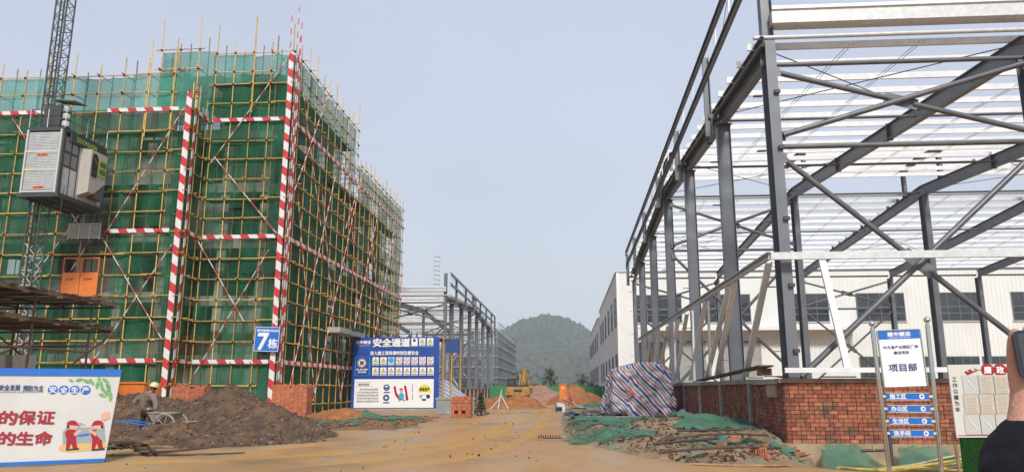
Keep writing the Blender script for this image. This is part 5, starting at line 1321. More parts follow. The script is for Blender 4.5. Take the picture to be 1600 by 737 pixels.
def covered_heap():
    t = thing('covered_heap', 'red, white and blue striped tarpaulin wrapped over a tall stack beside the brick wall', 'tarpaulin', (3.5, 40, 0))
    cx, cy, rx, ry, H_ = 3.62, 39.6, 1.62, 1.7, 2.85
    nu, nv = 150, 60; V = []; UV = []; Fs = []
    for j in range(nv + 1):
        v = j / nv
        for i in range(nu):
            a = 2 * math.pi * i / nu
            ca, sa = math.cos(a), math.sin(a)
            sq = (abs(ca) ** 3.2 + abs(sa) ** 3.2) ** (-1 / 3.2)       # boxy plan
            if v < .3: rr = v / .3 * .86; z = H_ - .12 * (v / .3) ** 2 - .30 * max(0, -ca) * (v / .3)
            else:
                w_ = (v - .3) / .7; rr = .86 + .22 * w_ ** 1.1 + .06 * math.sin(w_ * 3.1); z = (H_ - .12 - .30 * max(0, -ca)) * (1 - w_) + .02 * w_
            fold = .05 * math.sin(a * 13 + 2 * noise.noise(Vector((a, v * 2, 0)))) * min(1, v * 1.6) + .13 * noise.noise(Vector((ca * 2.2, sa * 2.2, z * 1.1))) + .05 * noise.noise(Vector((ca * 6, sa * 6, z * 4)))
            if v > .93: fold += .16 * noise.noise(Vector((ca * 4, sa * 4, 7)))
            x = cx + (rr * sq + fold * (.3 + rr)) * rx * ca; y = cy + (rr * sq + fold * (.3 + rr)) * ry * sa
            z += .10 * noise.noise(Vector((x * 1.4, y * 1.4, 2))) * (1 - max(0, v - .3)) + (.22 * max(0, noise.noise(Vector((x * .9 + 4, y * .9, 9)))) if v < .35 else 0)
            V.append((x, y, max(z, .03 + .02 * noise.noise(Vector((x * 3, y * 3, 0))))))
            k_ = x * 1.0 + (y - cy) * -.35
            UV.append(((k_ * .95 + (z) * (1.15 if ca > -.35 else .1) * .72 + (.9 * z if ca <= -.35 else 0) + .12 * noise.noise(Vector((x, y, z)))) * 1.75, 0))
    for j in range(nv):
        for i in range(nu): Fs.append((j * nu + i, j * nu + (i + 1) % nu, (j + 1) * nu + (i + 1) % nu, (j + 1) * nu + i))
    me = bpy.data.meshes.new('sheet'); me.from_pydata(V, [], [f[::-1] for f in Fs]); uvl = me.uv_layers.new(name='cloth')
    for lp in me.loops: uvl.data[lp.index].uv = UV[lp.vertex_index]
    me.materials.append(M_st); me.polygons.foreach_set('use_smooth', [True] * len(Fs)); obj('sheet', me, t)
    for k, (x, z) in enumerate(((2.95, 1.45), (3.12, 1.38), (3.02, 1.28))): boxo('exposed_brick', M_brickp, (x, cy - 1.98, z), (.24, .12, .1), t, rz=.2 * k)
    for k in range(4): MB().tube([(cx - rx * 1.05 + k * 1.2, cy - 1.7, .1), (cx - rx * .9 + k * 1.2, cy - 1.95, 1.2)], .008, 4).obj('rope', M_rod, t) if k < 1 else None
    return t
covered_heap()
for k, (x, y, l) in enumerate(((4.4, 37.3, .24), (4.65, 37.2, .24), (4.5, 37.35, .24))): tag(boxo('loose_brick', M_brickp, (x, y, .2 + .1 * (k == 2)), (.24, .12, .1), rz=.4 * k), 'loose orange brick peeping out at the foot of the striped tarpaulin', 'brick', 'bricks at the foot of the tarpaulin')
tag(MB().tube([(5.1, 37.0, .25), (5.35, 36.4, .5), (5.6, 35.6, .25), (5.62, 34.9, .12)], [.14, .16, .15, .1], 8).obj('rolled_sheet', mat('grey blue plastic roll', (.35, .38, .48), .4, var=.4, nscale=7)), 'rolled grey blue plastic sheet between tarpaulin and brick wall', 'plastic roll')
fo = MB(); vs = []
for j in range(15):
    for i in range(31):
        x = -.2 + i * .10; y = 36.1 + j * .15; vs.append((x, y, .34 + .20 * abs(noise.noise(Vector((x * 2, y * 2, 5)))) + .1 * noise.noise(Vector((x * 5, y * 5, 1)))))
fo.add(vs, [(j * 31 + i, j * 31 + i + 1, (j + 1) * 31 + i + 1, (j + 1) * 31 + i) for j in range(14) for i in range(30)], 0, True)
tag(fo.obj('black_sheet', M_foil), 'crumpled black plastic sheet left of the striped tarpaulin', 'plastic sheet')
for k in range(3): tag(boxo('flat_board', M_conslab if k else M_trim, (2.9 - .5 * k, 35.7 - .3 * k, .28 + .03 * k), (2.1, .2, .05), rz=.04 * k - .03), ['white strip of board at the foot of the black plastic sheet', 'grey board in front of the striped tarpaulin', 'grey board nearest the road by the black sheet'][k], 'board')

# ------------------------------------------------------------------ rubble bank with green netting, right of the road
edge_pts = [(-.15, 60), (-.35, 44), (-.2, 30), (-.05, 25.2), (.9, 21.3), (1.75, 18.9), (2.5, 17.2), (3.4, 16.8), (5.2, 18.4)]
def edge_d(x, y):
    """signed distance to the road edge: positive on the bank"""
    best = 1e9; sg = 1
    for (ax, ay), (bx_, by) in zip(edge_pts, edge_pts[1:]):
        dx, dy = bx_ - ax, by - ay; u = max(0, min(1, ((x - ax) * dx + (y - ay) * dy) / (dx * dx + dy * dy)))
        px_, py_ = ax + dx * u, ay + dy * u; d = math.hypot(x - px_, y - py_)
        if d < best: best = d; sg = 1 if (dx * (y - ay) - dy * (x - ax)) > 0 else -1
    return best * sg
def bankf(x, y):
    e = edge_d(x, y) + .25 * fbm(x, y, .9, 3, 40)
    if x > 5.8: return -.1
    b_ = .22 * min(1, max(-.3, e * 1.6))
    m = max(0, cone(x, y, 4.2, 25.4, 2.3, 2.6, .46, 1.7), cone(x, y, 3.2, 26.2, 1.9, 2.2, .36, 1.6), cone(x, y, 5.3, 22.6, 1.3, 1.9, .22), cone(x, y, 1.6, 27, 1.6, 3, .16), cone(x, y, 5.4, 29.5, 1.3, 4, .3))
    rough = .10 * fbm(x, y, 1.5, 4, 41) + .06 * abs(fbm(x, y, 4.0, 3, 42))
    return b_ + m + rough * min(1, max(0, e * 2)) - (.05 if e < 0 else 0)
M_bank = mat('brown rubble bank', (.33, .20, .12), .95, 0, 0, 1.2, (.17, .12, .075), bump=1.0, bscale=9, dirt=((.11, .24, .16), .75, .49))
heightfield('rubble_bank', -.9, 6.1, 16.2, 60, .13, bankf, M_bank, 'rubble bank beside the road', None, 'structure')
bf = lambda x, y: max(bankf(x, y), 0)
GN = 'green dust nets over the rubble bank'
drape('green_netting', 3.2, 6.0, 22.6, 26.6, .09, bf, M_gnet2, 'green net draped over the right side of the soil mound by the brick wall', group=GN, seed=11, edge=.35)
drape('green_netting', -.3, 3.2, 25.0, 30.5, .11, bf, M_gnet, 'green net over the road edge left of the soil mound', group=GN, seed=13, edge=.6)
drape('green_netting', -.4, 2.6, 31.0, 35.2, .12, bf, M_gnet2, 'green net heap in front of the black plastic sheet', group=GN, seed=15, edge=.6)
drape('green_netting', .3, 3.4, 21.4, 24.6, .09, bf, M_gnet, 'torn green net on the bank where the road bends', group=GN, seed=17, edge=.75)
drape('green_netting', 3.2, 5.7, 18.6, 20.9, .08, bf, M_gnet2, 'crumpled green net among bricks at the foot of the wall corner', group=GN, seed=19, edge=.7)
drape('green_netting', .6, 3.0, 41.0, 48.0, .14, lambda x, y: bf(x, y) + .35, M_gnet, 'green net bundle left behind the striped tarpaulin', group=GN, seed=23, edge=.5)
drape('green_netting', -.3, 2.4, 21.6, 25.4, .10, bf, M_gnet, 'green net along the bend of the road edge, nearest the road', group=GN, seed=27, edge=.55)
drape('green_netting', 1.6, 4.2, 28.5, 33.5, .12, bf, M_gnet, 'green net strip between soil mound and striped tarpaulin', group=GN, seed=29, edge=.6)
def cloth_over(name, label, x0, x1, y0, z0, z1, seed):
    b = MB(); n, m_ = 26, 22; vs = []
    for j in range(m_ + 1):
        for i in range(n + 1):
            u, v = i / n, j / m_; sp = .55 + .55 * v
            x = (x0 + x1) / 2 + (u - .5) * (x1 - x0) * sp + .08 * noise.noise(Vector((u * 3, v * 3, seed)))
            y = y0 - .06 - v ** 1.6 * 1.1 - .1 * abs(noise.noise(Vector((u * 6, v * 2, seed)))); z = z1 + (z0 - z1) * v + .05 * noise.noise(Vector((u * 5, v * 4, seed + 3)))
            vs.append((x, y, z))
    b.add(vs, [(j * (n + 1) + i, j * (n + 1) + i + 1, (j + 1) * (n + 1) + i + 1, (j + 1) * (n + 1) + i) for j in range(m_) for i in range(n)], 0, True)
    return tag(b.obj(name, M_gnet2), label, 'netting', GN)
cloth_over('green_netting', 'green net hanging over the concrete plinth under the brick corner', 6.4, 7.9, 21.05, -.42, .16, 3)
cloth_over('green_netting', 'green net piece behind the coiled yellow hose between the sign poles', 8.2, 10.0, 20.9, -.35, .12, 6)
def on_bank(q):
    y = 16.8 + 22 * q.random() ** 1.7; x = q.uniform(-.2, 5.7)
    while edge_d(x, y) < .1: y = 16.8 + 22 * q.random() ** 1.7; x = q.uniform(-.2, 5.7)
    return (x, y, gz(x, y) + bankf(x, y) + .01)
scatter('rubble', 2600, on_bank, lambda q: (q.uniform(.12, .7), .03, .02) if q.random() < .34 else [q.uniform(.03, .11) for _ in range(3)], [M_woodd, M_sand, M_mortar, M_woodd, M_wood, M_bank, M_brickd, M_gnet, M_bank, M_sand], label='twigs, stones and rubbish strewn over the rubble bank', cat='rubble', seed=31)
q = random.Random(17); nbk = 0
loose = [(4.35, 18.35, 'perforated orange brick lying on the rubble in front of the wall corner')]
M_ = T((4.3, 18.0, gz(4.3, 18.0) + bankf(4.3, 18.0) + .10)) @ Matrix.Rotation(.35, 4, 'Z')
hb = thing('hollow_brick', 'perforated orange brick lying on the rubble left of the wall corner', 'brick', (4.3, 18.0, .1))
obj('body', MB().box((0, 0, 0), (.30, .20, .18)).mesh('body', M_brickp), hb, M_)
for k in range(4): obj('hole', MB().box((-.09 + k * .06, -.101, 0), (.025, .004, .11)).mesh('hole', M_dark), hb, M_)
for k in range(34):
    if k < 22: x, y = q.uniform(3.6, 5.7), q.uniform(17.6, 21)
    else: x, y = q.uniform(4.3, 5.6), q.uniform(26.5, 30)
    if edge_d(x, y) < .05: continue
    tag(boxo('loose_brick', M_brickp if k % 3 else M_brick, (x, y, gz(x, y) + bankf(x, y) + .06), (.235, .115, .09), rz=q.uniform(0, 3), rx=q.gauss(0, .3)), ('loose pale orange brick on the rubble near the foot of the wall corner' if k % 3 else 'loose dark red brick on the rubble near the foot of the wall corner') if k < 22 else 'loose brick on the bank beside the long brick wall', 'brick', 'loose bricks on the bank')
tag(MB().tube([(2.6, 16.6, .04), (3.6, 16.4, .03), (4.6, 16.45, .04)], [.03, .035, .02], 5).obj('pale_batten', M_wood), 'pale flat batten at the road edge in front of the rubble', 'batten')
for k, pp in enumerate(([(2.1, 17.6, .2), (2.9, 17.3, .3), (3.9, 17.6, .32), (4.9, 18.4, .25)], [(2.4, 19.4, .35), (3.3, 19.8, .45), (4.3, 20.3, .45), (5.2, 20.6, .4)], [(2.0, 18.6, .3), (2.9, 18.5, .4), (3.6, 18.9, .42)], [(2.9, 20.8, .5), (3.7, 21.1, .5), (4.6, 21.3, .5)])):
    tag(MB().tube(pp, .03, 6).obj('dead_branch', M_woodd), ['long dark branch nearest the road on the rubble', 'dark branch under the green net mound', 'short forked branch on the rubble bend', 'dark branch at the foot of the soil mound'][k], 'branch', 'dead branches on the rubble')
tag(MB().tube([(5.1, 22.0, .30), (5.25, 22.1, .34), (5.3, 22.3, .30)], [.05, .09, .05], 7).obj('blue_bag', mat('blue plastic bag', (.03, .06, .25), .4)), 'small blue plastic bag at the foot of the brick wall', 'bag')
sd_ = MB(); 
for k in range(10): sd_.box((-.95 + k * .075, 24.9, .07 + .02 * (k % 2)), (.035, .05, .1))
sd_.box((-.6, 24.92, .03), (.8, .05, .03)); tag(sd_.obj('drain_comb', M_woodd), 'dark toothed strip lying on the road at its right edge', 'strip')

# ------------------------------------------------------------------ hoses, valve, direction sign, notice board
def zg(x, y): return gz(x, y) + .05
def hose(label, pts, r, m, name='hose'):
    P = []
    pts = [Vector((x, y, zg(x, y) + dz)) for x, y, dz in pts]
    for i in range(len(pts) - 1):
        p0 = pts[max(i - 1, 0)]; p1 = pts[i]; p2 = pts[i + 1]; p3 = pts[min(i + 2, len(pts) - 1)]
        for k in range(8):
            t_ = k / 8; P.append(.5 * ((2 * p1) + (p2 - p0) * t_ + (2 * p0 - 5 * p1 + 4 * p2 - p3) * t_ ** 2 + (3 * p1 - p0 - 3 * p2 + p3) * t_ ** 3))
    P.append(pts[-1]); tag(MB().tube(P, r, 8).obj(name, m), label, 'hose', 'hoses behind the direction sign')
hose('thick yellow hose looping in front of the left sign pole', [(5.9, 17.4, 0), (6.0, 16.9, 0), (6.5, 16.7, 0), (7.1, 17.3, .02), (7.8, 18.4, .05), (9.0, 19.4, .1), (10.4, 20.1, .3)], .032, M_yhose)
hose('yellow hose running behind both sign poles', [(5.9, 17.6, 0), (6.7, 18.2, .03), (7.6, 18.5, .05), (8.6, 19.0, .15), (9.8, 19.6, .3), (11, 20, .35)], .03, M_yhose)
hose('pale hose crossing under the direction sign', [(6.0, 18.0, 0), (7.0, 18.9, .02), (8.4, 19.8, .12), (9.8, 20.4, .35), (11.5, 20.6, .5)], .028, mat('pale hose', (.48, .44, .28), .5, var=.3))
hose('thin yellow hose loop right of the right sign pole', [(8.6, 18.5, .05), (8.3, 18.1, .02), (8.7, 17.7, .02), (9.4, 17.9, .05), (9.6, 18.6, .1), (9.2, 19.0, .1)], .024, M_yhose)
vv = thing('pipe_valve', 'rusty standpipe with side tap on the plinth left of the sign poles', 'pipe', (7.5, 19.6, -.3))
bar('pipe', M_rod, (7.85, 19.6, -.4), (7.85, 19.6, .52), .055, vv); bar('arm', M_rod, (7.85, 19.6, .12), (7.15, 19.6, .10), .035, vv); bar('tap', M_yhose, (7.45, 19.6, .12), (7.45, 19.6, .24), .035, vv)
bar('flange', M_rod, (7.85, 19.6, .48), (7.85, 19.6, .52), .09, vv); bar('handle', M_rod, (7.75, 19.6, .3), (7.98, 19.6, .3), .02, vv)
ds = thing('direction_sign', 'stainless steel two pole direction sign with white head board and four blue arrows plates', 'sign', (6.95, 16.2, 0))
for x0, y0, x1, y1 in ((1390, 733, 1363, 512), (1471, 733, 1449, 506)):
    a = onY(x0, y0, 16.2); c = onY(x1, y1, 16.2)
    bar('pole', M_chrome, (a.x, 16.2, -.15), (c.x, 16.2, c.z), .045, ds, 20)
    MB().tube([(c.x, 16.2, c.z), (c.x, 16.2, c.z + .05)], .03, 12).obj('neck', M_chrome, ds)
    import bmesh
    bm = bmesh.new(); bmesh.ops.create_uvsphere(bm, u_segments=20, v_segments=12, radius=.065); me = bpy.data.meshes.new('ball')
    for f in bm.faces: f.smooth = True
    bm.to_mesh(me); bm.free(); me.materials.append(M_chrome); obj('ball_cap', me, ds, T((c.x, 16.2, c.z + .09)))
def board(a, b_, d_, Y, m, parent, name, th=.03):
    M, w_, h_ = plane_frame(onY(*a, Y), onY(*b_, Y), onY(*d_, Y)); obj(name, MB().box((w_ / 2, h_ / 2, -th / 2), (w_, h_, th)).mesh(name, m), parent, M); return M, w_, h_
M, w_, h_ = board((1374.5, 517), (1438.5, 514.5), (1383, 604), 16.17, M_wht, ds, 'head_board')
def bt(s, u, v, h, m, wd=None, bold=.02): text('lettering', s, h * h_, m, ds, M @ T((u * w_, v * h_, .003)), w=None if wd is None else wd * w_, bold=bold)
obj('header', MB().quad((0, h_ * .845, .003), (w_, h_ * .845, .003), (w_, h_, .003), (0, h_, .003)).mesh('header', M_blue), ds, M)
bt('建中建设', .5, .935, .085, M_wht, .56, .03); bt('CONSTRUCTION GROUP', .5, .872, .028, M_wht, .52, .01)
bt('中方县产业园区厂房', .5, .70, .06, M_ink, .84); bt('建设项目', .5, .60, .06, M_ink, .36); bt('项目部', .49, .335, .145, M_ink, .68, .018)
for (x0, y0, x1, y1) in ((0, -.012, w_, 0), (0, h_, w_, h_ + .02), (-.03, 0, -.012, h_), (w_ + .012, 0, w_ + .03, h_)): obj('edge', MB().box(((x0 + x1) / 2, (y0 + y1) / 2, 0), (x1 - x0, y1 - y0, .04)).mesh('edge', M_chrome), ds, M)
for k, (s, ang, ax, ay, bx_) in enumerate((('施工区', 90, 1384, 613.5, 1451), ('办公区', 0, 1386.5, 632.8, 1453), ('生活区', 180, 1388.5, 652, 1455), ('洗手间', 180, 1390.5, 671.2, 1458))):
    M, w_, h_ = board((ax, ay), (bx_, ay + .2), (ax + 1.2, ay + 10.2), 16.17, M_blue, ds, 'arrow_plate')
    text('lettering', s, h_ * .82, M_wht, ds, M @ T((w_ * .27, h_ * .5, .003)), w=w_ * .38, bold=.03)
    mb = MB(); mb.add([(w_ * .83 + h_ * .40 * c, h_ * .5 + h_ * .40 * s_, .004) for c, s_ in disc()], [tuple(range(24))]); obj('arrow_disc', mb.mesh('disc', M_wht), ds, M)
    R2 = M @ T((w_ * .83, h_ * .5, .0)) @ Matrix.Rotation(R(ang), 4, 'Z'); g = h_ * .27
    obj('arrow', MB().box((-g * .1, 0, .006), (g * 1.5, g * .35, .002)).mesh('arrow', M_blue), ds, R2)
    mb = MB(); mb.add([(g, 0, .0072), (g * .05, g * .95, .0072), (-g * .25, g * .62, .0072), (g * .3, 0, .0072)], [(0, 1, 2, 3)]); mb.add([(g, 0, .0074), (g * .3, 0, .0074), (-g * .25, -g * .62, .0074), (g * .05, -g * .95, .0074)], [(0, 1, 2, 3)]); obj('arrow', mb.mesh('arrow', M_blue), ds, R2)
    for (x0, y0, x1, y1) in ((0, -.008, w_, .004), (0, h_ - .004, w_, h_ + .008)): obj('edge', MB().box(((x0 + x1) / 2, (y0 + y1) / 2, .003), (x1 - x0, y1 - y0, .012)).mesh('edge', M_trim), ds, M)
    for u in (-.07, w_ + .0): obj('clip', MB().box((u + .03, h_ / 2, -.03), (.12, .05, .04)).mesh('clip', M_trim), ds, M)

nb2 = thing('notice_board', 'white integrity notice board with hanging document sleeves over a strip of green turf', 'notice board', (7, 13, 0))
M, w_, h_ = board((1480, 569.5), (1620, 567.5), (1495, 683), 13, mat('notice board white', (.60, .60, .55), .5, var=.04, nscale=1), nb2, 'board')
NB = M
def np_(x, y): return M.inverted() @ onY(x, y, 13)
def ntext(s, x, y, hpx, m, bold=.02, wpx=None):
    a = np_(x, y); h = hpx * 13 / 1170; text('lettering', s, h, m, nb2, M @ T((a.x, a.y, .003)), w=None if not wpx else wpx * 13 / 1170, bold=bold)
for i, ch in enumerate('工作以廉为本'): ntext(ch, 1491 + i * 1.0, 592 + i * 9.4, 7.5, M_blk, .01)
for i, ch in enumerate('廉政建'):
    a = np_(1543 + i * 19.5, 577.5); mb = MB(); mb.add([(a.x + .105 * c, a.y + .105 * s_, .003) for c, s_ in disc()], [tuple(range(24))]); obj('emblem_disc', mb.mesh('disc', M_red), nb2, M); ntext(ch, 1543 + i * 19.5, 577.5, 11, M_wht, .03)
mb = MB(); mb.tube([(np_(x, y).x, np_(x, y).y, .004) for x, y in ((1508, 580), (1512, 583), (1518, 581), (1516, 577), (1512, 578), (1520, 580), (1526, 579), (1522, 575), (1526, 577), (1535, 578))], [.018, .022, .018, .013, .011, .012, .009, .006, .006, .002], 6); mb.obj('ribbon_print', M_red, nb2, M=None) if False else obj('ribbon_print', mb.mesh('ribbon', M_red), nb2, M)
M_slv = mat('clear document sleeve', (.50, .51, .49), .25, var=.06); M_ppr = mat('typed paper', (.55, .50, .42), .7, 0, 0, 30, (.46, .41, .34)); M_pr2 = mat('faint print', (.33, .29, .25), .8)
for r_ in range(3):
    for c_ in range(4):
        a = np_(1516.5 + c_ * 24.2 + r_ * 1.6, 600.5 + r_ * 31); a.z = 0; sw_, sh_ = .25, .31
        s_ = obj('document_sleeve', MB().box((a.x, a.y, .008), (sw_, sh_, .008)).mesh('sleeve', M_slv), nb2, M)
        if r_ < 2 and not (r_ == 0 and c_ == 0):
            obj('paper', MB().box((a.x, a.y, .015), (sw_ * .88, sh_ * .9, .003)).mesh('paper', M_ppr), s_, M)
            lb = MB()
            for k in range(11): lb.box((a.x - .01 * (k % 3), a.y + sh_ * .36 - k * .024, .0172), (sw_ * (.68 - .06 * (k % 4)), .006, .001))
            obj('typing', lb.mesh('typing', M_pr2), s_, M)
        else:
            obj('pen', MB().box((0, 0, .016), (.012, .16, .008)).mesh('pen', M_wht), s_, M @ T((a.x, a.y, 0)) @ Matrix.Rotation(R(35), 4, 'Z'))
a = np_(1497, 680.5); c = np_(1600, 680); obj('footer_line', MB().quad((a.x, a.y, .003), (c.x, a.y, .003), (c.x, a.y + .012, .003), (a.x, a.y + .012, .003)).mesh('line', M_red), nb2, M)
tb = MB(); q = random.Random(6)
tx0, tx1 = onY(1500, 684, 13.04).x, onY(1640, 684, 13.04).x
boxo('turf_backing', M_turf, ((tx0 + tx1) / 2, 13.05, .38), (tx1 - tx0, .03, .9), nb2)
for _ in range(15000):
    x = q.uniform(tx0, tx1); z = q.uniform(-.05, .82); a_ = q.gauss(0, .5)
    tb.add([(x - .004, 13.034, z), (x + .004, 13.034, z), (x + .02 * math.sin(a_), 13.034 - q.uniform(.01, .03), z + q.uniform(-.03, .03))], [(0, 1, 2)])
tb.obj('turf', M_turf, nb2, kind='stuff')
bar('post', M_wood, (tx0 - .03, 13.06, -.2), (tx0 - .07, 13.09, .9), .025, nb2); bar('post', M_wood, (tx1 - .3, 13.1, -.2), (tx1 - .3, 13.1, 1.95), .03, nb2)
for k in range(3): boxo('turf_seam', M_dark, (tx0 + .42 + k * .5, 13.03, .38), (.008, .012, .88), nb2)
bar('black_pole', M_rod, onY(1480, 737, 17), onY(1478, 590, 17), .035, nb2) if False else tag(bar('thin_pole', M_rod, (9.35, 18.6, -.3), (9.1, 18.6, 2.3), .04), 'thin dark pole standing between direction sign and notice board', 'pole')

# ------------------------------------------------------------------ site things in the distance
cab_ = thing('electrical_cabinet', 'tall orange electrical cabinet on legs at the right road side', 'cabinet', (-.42, 70, 0))
boxo('body', M_oran, (-.42, 70, 1.22), (.66, .5, 1.45), cab_); boxo('roof', M_oran, (-.42, 70, 1.98), (.78, .6, .06), cab_)
dd = boxo('door', M_oran, (-.42, 69.74, 1.22), (.56, .02, 1.3), cab_); boxo('handle', M_dark, (-.2, 69.72, 1.2), (.04, .03, .16), dd); boxo('sticker', M_wht, (-.45, 69.725, 1.65), (.14, .01, .12), dd)
for sx in (-1, 1):
    bar('leg', M_oran, (-.42 + sx * .26, 69.8, .5), (-.42 + sx * .4, 69.7, 0), .03, cab_); bar('leg', M_oran, (-.42 + sx * .26, 70.2, .5), (-.42 + sx * .4, 70.3, 0), .03, cab_)
rc = thing('red_stand', 'small red stand beside the orange cabinet', 'stand', (.1, 70, 0))
for p0, p1 in (((.05, 69.9, 0), (.2, 69.9, .9)), ((.4, 69.9, 0), (.25, 69.9, .9)), ((.05, 70, .45), (.4, 70, .45))): bar('bar', M_red, p0, p1, .04, rc)
gb = thing('grey_sheet_box', 'grey metal box under torn sheet at the road edge before the orange cabinet', 'box', (-.5, 54, 0))
boxo('body', M_trim, (-.55, 53, .32), (.55, 1.6, .6), gb, rz=.1); boxo('opening', M_dark, (-.6, 52.17, .22), (.4, .03, .28), gb, rz=.1)
b = MB(); vs = []
for j in range(9):
    for i in range(15): x = -.4 + i * .14; y = 51.9 + j * .24; vs.append((x, y, .30 + .55 * math.exp(-(i / 6) ** 2) + .12 * noise.noise(Vector((x * 3, y * 3, 0)))))
b.add(vs, [(j * 15 + i, j * 15 + i + 1, (j + 1) * 15 + i + 1, (j + 1) * 15 + i) for j in range(8) for i in range(14)], 0, True); b.obj('torn_sheet', mat('grey plastic', (.38, .39, .42), .35, var=.3), gb)
# green sheet fence
fn = thing('green_fence', 'green corrugated sheet fence across the end of the road', 'fence', (-2, 118, 0))
for k in range(34):
    x = -12 + k * .62; 
    if x < 8.5: boxo('sheet_panel', M_green, (x + .3, 118 + .04 * (k % 2), .95), (.6, .03, 1.95), fn)
for k in range(9): boxo('post', M_steeld, (-12 + k * 2.4, 118.1, 1.0), (.07, .07, 2.05), fn)
# excavator seen from behind
ex = thing('excavator', 'ochre tracked excavator seen from behind with its boom folded upright', 'excavator', (-5.6, 85, 0))
ez = .55
def eb(name, m, c, s, p=ex, **k): return boxo(name, m, (-5.55 + c[0], 85 + c[1], ez + c[2]), s, p, **k)
for s in (-1, 1):
    tr_ = MB().prism([(-1.6, -.35), (-1.3, -.5), (1.3, -.5), (1.6, -.35), (1.6, .1), (1.3, .28), (-1.3, .28), (-1.6, .1)], -.25, .25, M=T((-5.55 + s * .95, 86, ez)) @ Matrix(((0, 0, 1, 0), (1, 0, 0, 0), (0, 1, 0, 0), (0, 0, 0, 1)))).obj('track', M_dark, ex)
    for k in range(5): MB().tube([(-5.55 + s * .95 - .27, 84.9 + k * .55, ez - .1), (-5.55 + s * .95 + .27, 84.9 + k * .55, ez - .1)], .17, 10).obj('wheel', M_exc, tr_)
prof = [(-1.28, .3), (1.28, .3), (1.34, .55), (1.3, 1.05), (1.1, 1.22), (-1.1, 1.22), (-1.3, 1.05), (-1.34, .55)]
MB().prism(prof, -.3, 2.4, M=T((-5.55, 84.3 + .6, ez)) @ Matrix(((1, 0, 0, 0), (0, 0, 1, 0), (0, 1, 0, 0), (0, 0, 0, 1)))).obj('counterweight', M_exc, ex)
eb('maker_plate', M_dark, (.05, -.425, .78), (.9, .02, .22)); eb('tail_lamp', M_red, (-1.0, -.42, .62), (.14, .03, .1)); eb('tail_lamp', M_red, (1.0, -.42, .62), (.14, .03, .1))
cbx2 = eb('cab', M_dark, (-.8, 1.4, 1.62), (.85, 1.4, 1.1)); eb('window', M_glass, (-.8, .68, 1.7), (.7, .03, .7), cbx2); eb('roof', M_exc, (-.8, 1.4, 2.2), (.95, 1.5, .07), cbx2)
eb('engine_hood', M_dark, (.1, .6, 1.32), (2.0, 1.1, .16)); eb('exhaust', M_rod, (.6, .6, 1.6), (.1, .1, .5))
bm_ = MB().tube([(-5.1, 86.8, ez + 1.1), (-5.0, 87.2, ez + 2.4), (-4.9, 87.0, ez + 3.2)], [.32, .40, .26], 4).obj('boom', M_exc, ex)
MB().tube([(-4.9, 87.0, ez + 3.1), (-4.6, 87.2, ez + 2.2), (-4.4, 87.6, ez + .9)], [.22, .26, .16], 4).obj('stick', M_exc, ex)
MB().tube([(-5.5, 86.6, ez + 1.2), (-5.4, 86.9, ez + 2.5)], .09, 8).obj('cylinder', M_chrome, bm_)
eb('boom_plate', M_exc, (.1, 2.2, 2.0), (.18, .5, 1.5)); eb('bucket', M_exc, (1.1, 3.4, .9), (.9, .7, .7), rx=.4)

# ------------------------------------------------------------------ people
def skin(name, joints, edges, m, parent, root=0, sub=2, M=None, fold=0):
    """one continuous skinned surface over a skeleton of joints (position, radius)"""
    me = bpy.data.meshes.new(name); me.from_pydata([j[0] for j in joints], edges, [])
    o = bpy.data.objects.new(name, me); COL.objects.link(o)
    md = o.modifiers.new('skin', 'SKIN'); md.use_smooth_shade = True
    for v, j in zip(me.skin_vertices[0].data, joints): r_ = j[1] if isinstance(j[1], tuple) else (j[1], j[1]); v.radius = r_; v.use_root = False
    me.skin_vertices[0].data[root].use_root = True
    s = o.modifiers.new('sub', 'SUBSURF'); s.levels = sub
    dg = bpy.context.evaluated_depsgraph_get(); me2 = bpy.data.meshes.new_from_object(o.evaluated_get(dg))
    bpy.data.objects.remove(o); me2.materials.clear(); me2.materials.append(m)
    me2.polygons.foreach_set('use_smooth', [True] * len(me2.polygons))
    if fold:
        for v in me2.vertices: v.co += v.normal * fold * (noise.noise(v.co * 9) + .7 * abs(noise.noise(Vector((v.co.x * 14, v.co.y * 14, v.co.z * 34)))))
    return obj(name, me2, parent)
def ellipsoid(name, m, c, r, parent, rot=None, cut=None):
    import bmesh
    bm = bmesh.new(); bmesh.ops.create_uvsphere(bm, u_segments=24, v_segments=16, radius=1)
    if cut is not None: bmesh.ops.delete(bm, geom=[v for v in bm.verts if v.co.z < cut], context='VERTS')
    for f in bm.faces: f.smooth = True
    me = bpy.data.meshes.new(name); bm.to_mesh(me); bm.free(); me.materials.append(m)
    return obj(name, me, parent, T(c) @ (rot or Matrix()) @ Matrix.Diagonal((*r, 1)))
M_skin = mat('tanned skin', (.42, .22, .14), .55, 0, 0, 30, (.34, .17, .105))
M_skin2 = mat('warm skin', (.56, .30, .20), .5, 0, 0, 60, (.48, .235, .155), bump=.25, bscale=220)
M_jack = mat('grey brown work jacket', (.24, .19, .155), .9, 0, 0, 8, (.17, .135, .11), bump=.5, bscale=30)
M_trou = mat('black trousers', (.018, .018, .022), .9); M_boot = mat('dark blue rubber boots', (.015, .025, .06), .4)
M_helm = mat('pale yellow helmet', (.66, .58, .26), .35); M_glove = mat('grey work glove', (.10, .10, .10), .9)
wk = thing('person', 'worker in grey brown jacket and pale yellow helmet bending over a hand cart', 'person', (-14.3, 25.4, 0))
def P(x, y, Y=25.4): return tuple(onY(x, y, Y))
pel = P(229, 640); che = P(231, 622, 25.35)
